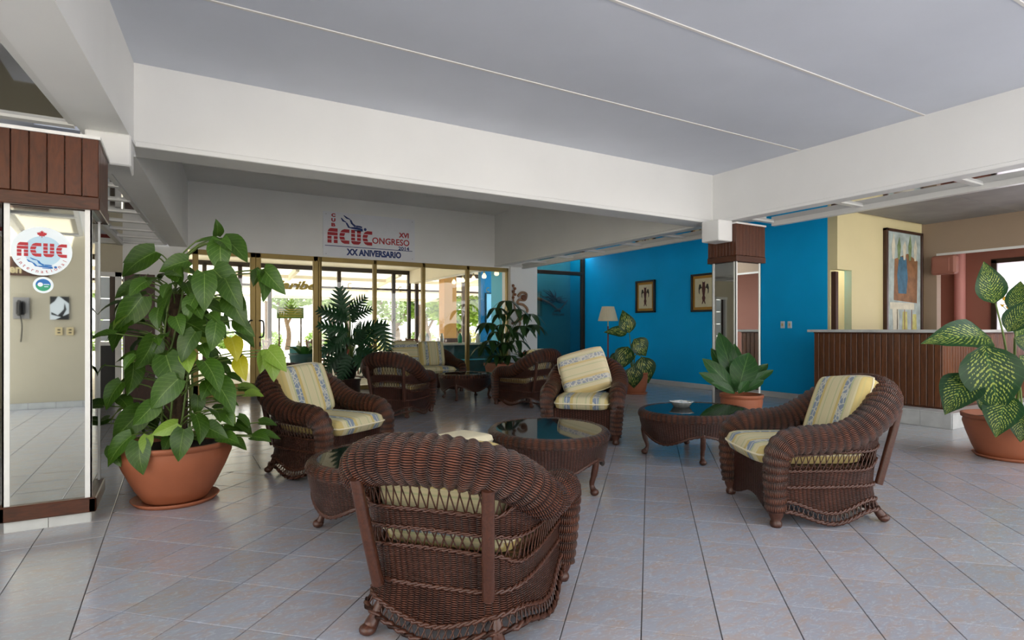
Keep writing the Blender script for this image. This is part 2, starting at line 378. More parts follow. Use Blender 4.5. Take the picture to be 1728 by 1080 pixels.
    def ball(s, c, r, n=12, m=8, sc=(1, 1, 1)):
        P = [[(c[0] + r * sc[0] * sin(pi * i / m) * cos(2 * pi * j / n), c[1] + r * sc[1] * sin(pi * i / m) * sin(2 * pi * j / n), c[2] - r * sc[2] * cos(pi * i / m)) for j in range(n)] for i in range(m + 1)]
        return s.grid(P, lambda i, j: (j / n, i / m), True, False, True)
    def poly(s, pts, th, mat=None):                 # flat outline in local XY extruded by th along +Z
        n = len(pts); vs = [(x, y, 0) for x, y in pts] + [(x, y, th) for x, y in pts]
        fs = [tuple(range(n - 1, -1, -1)), tuple(range(n, 2 * n))] + [(i, (i + 1) % n, n + (i + 1) % n, n + i) for i in range(n)]
        return s.add(vs, fs, None, False, mat)
    def mesh(s, name):
        me = bpy.data.meshes.new(name); me.from_pydata([tuple(v) for v in s.v], [], s.f)
        uvl = me.uv_layers.new(name='UVMap'); k = 0; data = []
        for f, uv in zip(s.f, s.uv):
            for q in uv: data += [q[0], q[1]]
        uvl.data.foreach_set('uv', data); me.polygons.foreach_set('use_smooth', s.sm); me.update()
        return me
    def build(s, name, mat, parent=None):
        return link(name, s.mesh(name), mat, parent)

def link(name, me, mat, parent=None, mw=None):
    if mat and not me.materials: me.materials.append(M[mat])
    o = bpy.data.objects.new(name, me); COL.objects.link(o)
    if parent is not None: o.parent = parent
    if mw is not None: o.matrix_local = mw
    return o
def tag(o, label=None, cat=None, group=None, kind=None):
    if label: o['label'] = label
    if cat: o['category'] = cat
    if group: o['group'] = group
    if kind: o['kind'] = kind
    return o
def empty(name, loc=(0, 0, 0), rz=0.0, **kw):
    o = bpy.data.objects.new(name, None); COL.objects.link(o); o.location = loc; o.rotation_euler = (0, 0, rz); o.empty_display_size = 0.1
    return tag(o, **kw)
def struct(name, mb, mat, parent=None):
    o = mb.build(name, mat, parent)
    if parent is None: o['kind'] = 'structure'
    return o
def copy_tree(o, parent=None):
    c = o.copy(); COL.objects.link(c); c.parent = parent
    for ch in list(o.children): copy_tree(ch, c)
    return c
def catmull(P, n):
    P = [tuple(p) for p in P]; out = []; L = len(P)
    for i in range(L - 1):
        p0, p1, p2, p3 = P[max(i - 1, 0)], P[i], P[i + 1], P[min(i + 2, L - 1)]
        for k in range(n):
            t = k / n
            out.append(tuple(0.5 * (2 * b + (c - a) * t + (2 * a - 5 * b + 4 * c - d) * t * t + (3 * b - a - 3 * c + d) * t ** 3) for a, b, c, d in zip(p0, p1, p2, p3)))
    out.append(P[-1]); return out
def frame(o, x, y, z=None):                        # matrix with given origin, local X and local Y directions
    x = Vector(x).normalized(); y = Vector(y); y = (y - x * y.dot(x)).normalized(); z = x.cross(y)
    m = Matrix((x, y, z)).transposed().to_4x4(); m.translation = Vector(o); return m
def lerp(a, b, t): return a + (b - a) * t
def sstep(a, b, x):
    t = max(0.0, min(1.0, (x - a) / (b - a))); return t * t * (3 - 2 * t)
_txt = {}
def text_mesh(body, size, extr=0.0006, shear=0.0, bold=0.0, align='CENTER', space=1.0):
    cu = bpy.data.curves.new('text', 'FONT'); cu.body = body; cu.size = size; cu.extrude = extr; cu.shear = shear; cu.offset = bold
    cu.align_x = align; cu.align_y = 'CENTER'; cu.space_character = space; cu.resolution_u = 3
    ob = bpy.data.objects.new('text', cu); COL.objects.link(ob)
    dg = bpy.context.evaluated_depsgraph_get(); me = bpy.data.meshes.new_from_object(ob.evaluated_get(dg))
    bpy.data.objects.remove(ob); bpy.data.curves.remove(cu)
    return me
def fit_text(me, w, h):                            # scale a text mesh to a given width and height, centred
    xs = [v.co.x for v in me.vertices]; ys = [v.co.y for v in me.vertices]
    cx, cy = (max(xs) + min(xs)) / 2, (max(ys) + min(ys)) / 2; sx, sy = w / (max(xs) - min(xs)), h / (max(ys) - min(ys))
    for v in me.vertices: v.co.x = (v.co.x - cx) * sx; v.co.y = (v.co.y - cy) * sy
    return me
# ================================================================ SETTING
ZC, ZB = 3.25, 2.60                                 # ceiling and beam soffit
floor = struct('floor', MB().box((-4, -5, -0.2), (13.5, 11.45, -0.004)), 'grout')

def clip(poly, lo, hi):
    for ax, val, sg in ((0, lo[0], 1), (0, hi[0], -1), (1, lo[1], 1), (1, hi[1], -1)):
        out = []
        for i in range(len(poly)):
            a, b = poly[i - 1], poly[i]; da, db = sg * (a[ax] - val), sg * (b[ax] - val)
            if (da >= 0) != (db >= 0):
                t = da / (da - db); out.append((a[0] + (b[0] - a[0]) * t, a[1] + (b[1] - a[1]) * t))
            if db >= 0: out.append(b)
        poly = out
        if len(poly) < 3: return []
    return poly
def tile_geo(poly):                                  # a tile with a small arris, top at z = 0
    n = len(poly); cx = sum(p[0] for p in poly) / n; cy = sum(p[1] for p in poly) / n
    def ins(p, k):
        dx, dy = p[0] - cx, p[1] - cy; L = math.hypot(dx, dy) or 1; q = max(0, (L - k)) / L
        return (cx + dx * q, cy + dy * q)
    vs = [(*p, -0.02) for p in poly] + [(*p, -0.0012) for p in poly] + [(*ins(p, 0.003), 0.0) for p in poly]
    fs = [tuple(range(2 * n, 3 * n))]
    for k in (0, n):
        for i in range(n): fs.append((k + i, k + (i + 1) % n, k + n + (i + 1) % n, k + n + i))
    return vs, fs
tiles = []                                           # (poly in world, full, centre, angle, size)
def lay(ang, sx, sy, org, lo, hi, mat, gap=0.0045):
    b = (cos(ang), sin(ang)); c = (-sin(ang), cos(ang)); R = int(16 / min(sx, sy))
    for i in range(-R, R):
        for j in range(-R, R):
            ox = org[0] + i * sx * b[0] + j * sy * c[0]; oy = org[1] + i * sx * b[1] + j * sy * c[1]
            m = (ox + sx / 2 * b[0] + sy / 2 * c[0], oy + sx / 2 * b[1] + sy / 2 * c[1])
            if not (lo[0] - .4 < m[0] < hi[0] + .4 and lo[1] - .4 < m[1] < hi[1] + .4): continue
            g = gap / 2
            P = [(ox + u * b[0] + v * c[0], oy + u * b[1] + v * c[1]) for u, v in ((g, g), (sx - g, g), (sx - g, sy - g), (g, sy - g))]
            Q = clip(P, (lo[0] + g, lo[1] + g), (hi[0] - g, hi[1] - g))
            if len(Q) < 3: continue
            A = abs(sum(Q[k - 1][0] * Q[k][1] - Q[k][0] * Q[k - 1][1] for k in range(len(Q)))) / 2
            if A < 0.0008: continue
            tiles.append((Q, A > (sx - gap) * (sy - gap) * 0.999, m, ang, (sx, sy), A, mat))
TA = math.radians(-43.7); TO = (1.6305, 2.197)
lay(TA, 0.3064, 0.358, TO, (-0.35, -3), (6.25, 5.38), 'floor_tile')
lay(TA, 0.3064, 0.358, TO, (-0.35, 5.98), (6.25, 11.38), 'floor_tile')
lay(0, 0.33, 0.30, (-0.35, 5.38), (-0.35, 5.38), (6.25, 5.98), 'border_tile')
lay(0, 0.33, 0.33, (-0.35, 0.12), (-3.4, -3), (-0.35, 11.3), 'border_tile')
lay(0, 0.33, 0.33, (6.25, 0.0), (6.25, -3), (9.09, 11.85), 'border_tile')
def seen(tl):
    m = tl[2]; d = m[0] * FW[0] + m[1] * FW[1]
    if d < 1.2: return 0
    x = 864 + FPX * (m[0] * RT[0] + m[1] * RT[1]) / d; y = HY + EYE * FPX / d
    if not (-40 < x < 1770 and y < 1130): return 0
    return tl[5] * EYE / d ** 3
tiles.sort(key=seen, reverse=True)
_tm = {}; rest = {'floor_tile': MB(), 'border_tile': MB()}
for k, (Q, full, m, ang, sz, A, mat) in enumerate(tiles):
    if k < 300:
        if full:
            key = (sz, mat)
            if key not in _tm:
                g = 0.00225; a, b = sz[0] / 2 - g, sz[1] / 2 - g
                _tm[key] = MB().add(*tile_geo([(-a, -b), (a, -b), (a, b), (-a, b)])).mesh('floor_tile')
            o = link('floor_tile', _tm[key], mat, floor); o.location = (m[0], m[1], 0); o.rotation_euler = (0, 0, ang)
        else:
            o = MB().add(*tile_geo([(p[0] - m[0], p[1] - m[1]) for p in Q])).build('floor_tile', mat, floor); o.location = (m[0], m[1], 0)
    else: rest[mat].add(*tile_geo(Q))
for mt, nm in (('floor_tile', 'far_floor_tiles'), ('border_tile', 'far_border_tiles')):
    tag(rest[mt].build(nm, mt, floor), kind='stuff')

# ceiling over the seating bay: concrete panels with white joint strips
ceil = struct('ceiling', MB().box((-1.3, -1.4, ZC + 0.03), (6.4, 5.6, ZC + 0.2)), 'ceiling_paint')
vs_ = [5.32, 4.06, 2.79, 1.52, 0.25, -1.0, -1.4]
for a, b in zip(vs_[:-1], vs_[1:]):
    MB().box((-1.25, b + 0.008, ZC), (6.23, a - 0.008, ZC + 0.03), bev=0.004).build('ceiling_panel', 'ceiling_paint', ceil)
for a in vs_[1:-1]:
    MB().box((-1.25, a - 0.010, ZC - 0.006), (6.23, a + 0.010, ZC + 0.01)).build('joint_strip', 'joint_white', ceil)
struct('bounce_ground', MB().box((-60, -60, -.3), (70, -5, -.02)).box((-60, -5, -.3), (-4, 11.4, -.02)), 'bounce_paving')  # unseen ground added behind the camera, bounces sun up to the ceiling
struct('ceiling_left_sun_block', MB().box((-7, 1.5, 2.72), (-0.9, 5.5, 2.85)).box((-7, 5.5, 2.72), (-0.5, 11.4, 2.85)).box((-1.3, 1.5, 2.85), (-1.2, 5.6, 3.3)), 'ceiling_paint')  # slab and upstand added to keep sun off the left column
struct('ceiling_lobby', MB().box((-0.6, 5.55, 3.75), (6.4, 11.6, 3.9)), 'white_paint')

def skew_beam(nm, U0, V0, U1, V1, w, z0, z1, mat, parent=None, dz=0.0):
    vs = [(U0, V0, z0), (U1, V1, z0), (U1 - w, V1, z0), (U0 - w, V0, z0), (U0, V0, z1), (U1, V1, z1), (U1 - w, V1, z1), (U0 - w, V0, z1)]
    return struct(nm, MB().add(vs, [(3, 2, 1, 0), (4, 5, 6, 7), (0, 1, 5, 4), (1, 2, 6, 5), (2, 3, 7, 6), (3, 0, 4, 7)]), mat, parent)
b1 = struct('trim_1', MB().box((-0.27, 5.31, ZB + 0.03), (6.21, 5.60, 3.75)), 'white_paint')
MB().box((-0.27, 5.285, ZB), (6.21, 5.61, ZB + 0.045), bev=0.006).build('beam_lip', 'white_paint', b1)
b2 = struct('trim_2', MB().box((6.21, -2.0, ZB + 0.03), (6.36, 5.60, 3.4)), 'white_paint')
MB().box((6.195, -2.0, ZB), (6.375, 5.285, ZB + 0.04), bev=0.006).build('beam_lip', 'white_paint', b2)
b3 = skew_beam('trim_3', -0.27, 5.31, -0.89, -2.0, 0.27, ZB + 0.02, 3.4, 'white_paint')
skew_beam('beam_lip', -0.255, 5.30, -0.875, -2.0, 0.30, ZB, ZB + 0.03, 'white_paint', b3)
skew_beam('trim_4', -0.27, 5.60, 0.2, 11.42, 0.27, ZB, 3.8, 'white_paint')
b5 = struct('trim_5', MB().box((6.21, 5.60, ZB + 0.03), (6.36, 11.45, 3.8)), 'white_paint')
MB().box((6.195, 5.61, ZB), (6.375, 11.4, ZB + 0.035), bev=0.006).build('beam_lip', 'white_paint', b5)
struct('trim_6', MB().box((-0.54, 4.98, 2.37), (-0.27, 5.30, ZB), bev=0.01), 'white_paint')
struct('trim_7', MB().box((5.98, 5.02, 2.33), (6.245, 5.30, ZB), bev=0.01), 'white_paint')

# mirrored soffit strips beside the beams, in white metal frames
def soffit(nm, inner, outer, v0, v1, n, z=2.63):     # inner / outer: functions V -> U
    root = empty(nm, (0, 0, 0), kind='structure')
    for k in range(n):
        a = lerp(v0, v1, k / n) + 0.03; b = lerp(v0, v1, (k + 1) / n) - 0.03
        MB().add([(inner(a), a, z), (outer(a), a, z), (outer(b), b, z), (inner(b), b, z), (inner(a), a, z + .01), (outer(a), a, z + .01), (outer(b), b, z + .01), (inner(b), b, z + .01)],
                 [(0, 1, 2, 3), (7, 6, 5, 4), (0, 4, 5, 1), (1, 5, 6, 2), (2, 6, 7, 3), (3, 7, 4, 0)]).build('mirror_panel', 'soffit_mirror', root)
    for k in range(n + 1):
        v = lerp(v0, v1, k / n)
        MB().add([(inner(v), v - .035, z - .02), (outer(v), v - .035, z - .02), (outer(v), v + .035, z - .02), (inner(v), v + .035, z - .02), (inner(v), v - .035, z + .02), (outer(v), v - .035, z + .02), (outer(v), v + .035, z + .02), (inner(v), v + .035, z + .02)],
                 [(3, 2, 1, 0), (4, 5, 6, 7), (0, 1, 5, 4), (1, 2, 6, 5), (2, 3, 7, 6), (3, 0, 4, 7)]).build('cross_bar', 'alu_white', root)
    for fn, w, zz in ((inner, 0.05, z - 0.012), (outer, 0.07, z - 0.06)):
        sg = 1 if outer(v0) < inner(v0) else -1
        for q in (0,):
            x0, x1 = fn(v0), fn(v1)
            MB().add([(x0 - w / 2, v0, zz), (x0 + w / 2, v0, zz), (x1 + w / 2, v1, zz), (x1 - w / 2, v1, zz), (x0 - w / 2, v0, zz + .09), (x0 + w / 2, v0, zz + .09), (x1 + w / 2, v1, zz + .09), (x1 - w / 2, v1, zz + .09)],
                     [(3, 2, 1, 0), (4, 5, 6, 7), (0, 1, 5, 4), (1, 2, 6, 5), (2, 3, 7, 6), (3, 0, 4, 7)]).build('frame_rail', 'alu_white', root)
    return root
soffit('trim_8', lambda v: 6.41, lambda v: 6.90, -2.0, 4.9, 6)
soffit('trim_9', lambda v: 6.41, lambda v: 6.90, 5.45, 11.3, 6)
soffit('trim_10', lambda v: lerp(-0.60, -1.22, (5.0 - v) / 7.0), lambda v: lerp(-1.30, -1.92, (5.0 - v) / 7.0), -2.0, 5.0, 4, 2.62)
soffit('trim_11', lambda v: lerp(-0.59, -0.12, (v - 5.5) / 5.9), lambda v: lerp(-1.0, -0.75, (v - 5.5) / 5.9), 5.45, 11.3, 8, 2.62)

# mirror-clad columns with wood capitals
def column(nm, u0, u1, v0, v1, zc, zt, base, boards):
    root = empty(nm, (0, 0, 0), kind='structure')
    MB().box((u0 + .012, v0 + .012, 0), (u1 - .012, v1 - .012, zt)).build('core', 'white_paint', root)
    zb = 0.155 if base else 0.0
    e = 0.008
    MB().box((u0 + e, v0, zb), (u1 - e, v0 + .012, zc)).build('mirror_panel', 'mirror', root)
    MB().box((u0 + e, v1 - .012, zb), (u1 - e, v1, zc)).build('mirror_panel', 'mirror', root)
    MB().box((u0, v0 + e, zb), (u0 + .012, v1 - e, zc)).build('mirror_panel', 'mirror', root)
    MB().box((u1 - .012, v0 + e, zb), (u1, v1 - e, zc)).build('mirror_panel', 'mirror', root)
    for x in (u0, u1):
        for y in (v0, v1):
            sx = 1 if x == u0 else -1; sy = 1 if y == v0 else -1
            MB().box((x - sx * .006, y - sy * .006, zb), (x + sx * .028, y + sy * .002, zc)).box((x - sx * .006, y - sy * .006, zb), (x + sx * .002, y + sy * .028, zc)).build('edge_strip', 'white_trim', root)
    p = 0.045
    U0, U1, V0, V1 = u0 - p, u1 + p, v0 - p, v1 + p
    for axis, fixed, lo, hi, sg in ((0, V0, U0, U1, 1), (0, V1, U0, U1, -1), (1, U0, V0, V1, 1), (1, U1, V0, V1, -1)):
        n = boards; rail = 0.075
        for k in range(n):
            a = lerp(lo, hi, k / n) + 0.0022; b = lerp(lo, hi, (k + 1) / n) - 0.0022
            if axis == 0: MB().box((a, fixed, zc + rail), (b, fixed + sg * .02, zt), bev=0.003).build('capital_board', 'capital_wood', root)
            else: MB().box((fixed, a, zc + rail), (fixed + sg * .02, b, zt), bev=0.003).build('capital_board', 'capital_wood', root)
        if axis == 0: MB().box((lo - .004, fixed - sg * .006, zc - .005), (hi + .004, fixed + sg * .03, zc + rail - .003), bev=0.004).build('capital_rail', 'base_wood', root)
        else: MB().box((fixed - sg * .006, lo - .004, zc - .005), (fixed + sg * .03, hi + .004, zc + rail - .003), bev=0.004).build('capital_rail', 'base_wood', root)
    MB().box((U0 + .02, V0 + .02, zc), (U1 - .02, V1 - .02, zc + .01)).build('capital_soffit', 'white_paint', root)
    MB().box((U0 - .01, V0 - .01, zt), (U1 + .01, V1 + .01, zt + .02)).build('capital_trim', 'white_trim', root)
    if base:
        for lo, hi in (((u0 - .03, v0 - .03, .066), (u1 + .03, v0 + .01, .155)), ((u0 - .03, v1 - .01, .066), (u1 + .03, v1 + .03, .155)), ((u1 - .01, v0 - .03, .066), (u1 + .03, v1 + .03, .154)), ((u0 - .03, v0 - .03, .066), (u0 + .01, v1 + .03, .154))):
            MB().box(lo, hi, bev=0.006).build('base_board', 'base_wood', root)
        for k in range(2):
            a = lerp(u0, u1, k / 2) + .0015; b = lerp(u0, u1, (k + 1) / 2) - .0015
            MB().box((a, v0 - .004, 0), (b, v0 + .02, .066)).build('plinth_tile', 'plinth_tile', root)
            a = lerp(v0, v1, k / 2) + .0015; b = lerp(v0, v1, (k + 1) / 2) - .0015
            MB().box((u1 - .02, a, 0), (u1 + .004, b, .066)).build('plinth_tile', 'plinth_tile', root)
    return root
column('trim_12', -0.865, -0.45, 4.43, 4.92, 1.94, 2.37, True, 6)
column('trim_13', 6.29, 6.78, 5.01, 5.38, 2.08, 2.56, False, 9)

# back wall: fascia over the glazing, pillars, blue wall, reception recess
struct('wall_back', MB().box((-0.9, 11.40, ZB - 0.02), (6.75, 11.56, 3.85)), 'white_paint')
struct('wall_pillar_left', MB().box((-0.73, 11.36, 0), (0.2, 11.60, ZB)), 'white_paint')
struct('wall_pillar_right', MB().box((6.60, 11.36, 0), (7.32, 11.75, 2.72)), 'white_paint')
struct('wall_right', MB().box((9.1, 5.48, 0), (9.25, 13.6, 3.2)), 'blue_paint')
struct('wall_recess', MB().box((9.1, 5.44, 0), (9.25, 5.48, 3.2)), 'yellow_paint')
struct('baseboard_right', MB().box((9.08, 5.5, 0), (9.1, 12.0, 0.10), bev=0.004), 'skirting')
struct('wall_reception', MB().box((9.50, 5.32, 0), (11.8, 5.44, 3.2)).box((9.1, 5.32, 2.15), (9.50, 5.44, 3.2)), 'yellow_paint')
d1 = struct('door_1', MB().box((9.13, 5.36, 0.0), (9.20, 6.1, 2.12), bev=0.005), 'door_wood')
MB().ball((9.215, 6.0, 1.05), 0.025, 10, 6).build('door_knob', 'brass', d1)
struct('wall_behind_door', MB().box((9.25, 6.3, 0), (11.8, 6.4, 3.2)).box((11.7, 5.44, 0), (11.8, 6.3, 3.2)), 'beige_paint')
struct('wall_tan', MB().box((11.75, 5.08, 0), (11.9, 5.44, 3.2)).box((11.75, -3, 2.52), (11.9, 5.08, 3.2)), 'tan_paint')
struct('trim_14', MB().box((11.735, -3, 2.50), (11.755, 5.08, 2.54)), 'white_trim')
struct('wall_hall', MB().box((13.2, 4.80, 0), (13.35, 6.5, 2.9)).box((13.2, -3, 2.48), (13.35, 4.80, 2.9)).box((13.2, -3, 0), (13.35, 4.80, 0.7)).box((13.2, -3, 0.7), (13.35, 2.6, 2.48)), 'salmon_paint')
struct('trim_15', MB().tube([(13.12, 5.28, 0), (13.12, 5.28, 2.8)], 0.09, 16), 'pink_paint')
struct('wall_hall_side', MB().box((11.9, 6.0, 0), (13.3, 6.1, 2.9)), 'salmon_paint')
struct('ceiling_hall', MB().box((11.8, -3, 2.75), (13.4, 6.4, 2.9)), 'tan_paint')
w1 = struct('window_1', MB().box((13.16, 4.72, 0.66), (13.24, 4.80, 2.48)).box((13.16, 2.6, 0.66), (13.24, 2.68, 2.48)).box((13.16, 2.6, 2.42), (13.24, 4.80, 2.50)).box((13.16, 2.6, 0.62), (13.24, 4.80, 0.70)).box((13.17, 3.66, .7), (13.23, 3.72, 2.42)), 'bronze_frame')
MB().box((13.19, 3.72, 0.7), (13.205, 4.72, 2.42)).build('pane', 'frosted_window', w1)
MB().box((13.19, 2.68, 0.7), (13.205, 3.66, 2.42)).build('pane', 'frosted_window', w1)
cr_ = struct('ceiling_reception', MB().box((6.36, 1.2, 3.12), (11.9, 5.44, 3.25)), 'grey_board')
struct('ceiling_gallery', MB().box((6.36, 5.44, 3.15), (9.25, 11.6, 3.28)), 'white_paint')
for k in range(3):
    MB().box((6.95, 1.2 + k * 1.36 + 0.006, 3.09), (11.74, 1.2 + (k + 1) * 1.36 - 0.006, 3.12), bev=0.004).build('ceiling_board', 'grey_board', cr_)
struct('wall_rear', MB().box((-6, -2.36, 0), (-0.55, -2.2, 3.1)), 'beige_paint')
br = struct('baseboard_rear', MB().box((-6, -2.2, 0), (-0.55, -2.185, 0.095)), 'grout')
for k in range(10):
    MB().box((-0.56 - k * 0.33, -2.186, 0.002), (-0.56 - k * 0.33 - 0.326, -2.178, 0.095)).build('skirting_tile', 'plinth_tile', br)
struct('wall_left', MB().box((-3.6, 4.5, 0), (-3.4, 11.5, 3.4)), 'beige_paint')
struct('wall_corridor', MB().box((-3.4, 11.38, 2.08), (-0.73, 11.6, 2.62)).box((-3.4, 11.38, 0), (-1.30, 11.6, 2.1)), 'beige_paint')
struct('wall_corridor_upper', MB().box((-3.4, 11.3, 2.62), (-0.55, 11.6, 3.9)), 'red_paint')
struct('trim_16', MB().box((-3.4, 11.28, 2.58), (-0.73, 11.40, 2.66)), 'white_trim')
d3 = struct('door_2', MB().box((-1.30, 11.36, 0), (-1.24, 11.48, 2.12)).box((-0.83, 11.34, 0), (-0.75, 11.48, 2.12)).box((-1.30, 11.34, 2.05), (-0.75, 11.48, 2.12)).box((-1.24, 11.38, 0.93), (-0.83, 11.46, 0.99)), 'white_trim')
MB().box((-1.24, 11.42, 0.0), (-0.83, 11.45, 0.93)).build('door_panel', 'print_black', d3)
MB().box((-1.24, 11.44, 0.99), (-1.16, 11.47, 2.05)).box((-0.91, 11.44, 0.99), (-0.83, 11.47, 2.05)).build('sash', 'bronze_frame', d3)
for k in range(3):
    MB().box((-1.16, 11.45, 1.0 + k * .35), (-0.91, 11.46, 1.34 + k * .35)).build('pane', 'sticker_white', d3)
d4 = struct('door_3', MB().box((-0.70, 11.30, 0), (-0.28, 11.36, 2.1), bev=0.006), 'door_wood')
MB().ball((-0.34, 11.28, 1.0), 0.025, 8, 6).build('door_knob', 'brass', d4)

# glazed wall to the terrace, bronze-gold aluminium
GV = 11.44
gx = [335, 431, 539, 632, 714, 788.5, 853]            # stile centres in the photograph's columns
gu = [onV(x, 555, GV)[0] for x in gx]; gu[0] = 0.24; gu[-1] = 6.56
win = {}
def stile(root, u, w, z0=0.0, z1=2.58, nm='mullion'):
    MB().box((u - w / 2, GV - .05, z0), (u + w / 2, GV + .05, z1), bev=0.006).build(nm, 'gold_aluminium', root)
for i in range(6):
    a, b = gu[i], gu[i + 1]
    door = i < 2
    root = empty('door_%d' % (4 + i) if door else 'window_%d' % i, (0, 0, 0), kind='structure')
    lw = 0.09 if door else 0.035
    stile(root, a + lw / 2 + (0.0 if i else 0.03), lw, nm='stile'); stile(root, b - lw / 2 - (0.03 if i == 1 else 0), lw, nm='stile')
    if i == 1: stile(root, b, 0.05, nm='post')
    MB().box((a, GV - .05, 2.49), (b, GV + .05, 2.58), bev=0.006).build('head_rail', 'gold_aluminium', root)
    MB().box((a, GV - .05, 0.0), (b, GV + .05, 0.22 if door else 0.08), bev=0.006).build('bottom_rail', 'gold_aluminium', root)
    MB().box((a + lw, GV - .004, 0.1), (b - lw, GV + .004, 2.5)).build('pane', 'window_glass', root)
    if door:
        hx = b - 0.07 if i == 0 else a + 0.07
        sg = -1 if i == 0 else 1
        MB().tube(catmull([(hx, GV - .05, 1.05), (hx, GV - .11, 1.05), (hx + sg * .05, GV - .12, 1.08), (hx + sg * .05, GV - .12, 1.32), (hx, GV - .11, 1.35), (hx, GV - .05, 1.35)], 4), 0.014, 8).build('pull_handle', 'black_plastic', root)
        MB().box((hx - .012, GV - .06, 0.88), (hx + .012, GV - .045, 0.96)).build('lock', 'print_black', root)
    win[i] = root
# gold lettering on the panes (on the door: a word; single letters on three windows)
def on_glass(root, body, x, y, w, h, mat, shear=0.0, bold=0.0):
    p = onV(x, y, GV - 0.012)
    me = fit_text(text_mesh(body, 0.1, 0.0008, shear, bold), w, h)
    return link('lettering', me, mat, root, frame(p, (1, 0, 0), (0, 0, 1)))
on_glass(win[1], 'Caribe', 496, 481, 0.82, 0.17, 'print_gold', 0.35, 0.004)
on_glass(win[3], 'C', 675, 488, 0.075, 0.11, 'print_gold'); on_glass(win[2], 'C', 590, 482, 0.075, 0.11, 'print_gold'); on_glass(win[5], 'C', 823, 489, 0.075, 0.11, 'print_gold')

# dark framed glass partition beside the blue wall; lettering and driftwood behind it
PV = 11.9
wp = empty('window_6', (0, 0, 0), kind='structure')
for u in (7.36, 9.05): MB().box((u - .045, PV - .05, 0), (u + .045, PV + .05, 3.0), bev=0.005).build('post', 'bronze_frame', wp)
for z in (2.56, 0.0): MB().box((7.4, PV - .05, z), (9.01, PV + .05, z + .09), bev=0.005).build('rail', 'bronze_frame', wp)
MB().box((7.4, PV - .005, 0.09), (9.01, PV + .005, 2.56)).build('pane', 'dark_glass', wp)
MB().box((7.4, PV - .005, 2.65), (9.01, PV + .005, 3.0)).build('pane', 'dark_glass', wp)
for body, x, y, w, h, sh, bo in (('HOTEL', 941, 525, 0.20, 0.05, 0, 0.006), ('Faro Luna', 942, 530, 0.36, 0.075, 0.4, 0)):
    p = onV(x, y, PV - 0.012)
    link('lettering', fit_text(text_mesh(body, 0.1, 0.0008, sh, bo), w, h), 'print_black', wp, frame(p, (1, 0, 0), (0, 0, 1)))
struct('wall_partition', MB().box((7.26, 12.5, 0), (9.1, 12.62, 3.2)), 'sky_blue_paint')
struct('wall_partition_left', MB().box((7.25, 11.75, 0), (7.33, 13.5, 3.2)), 'sky_blue_paint')
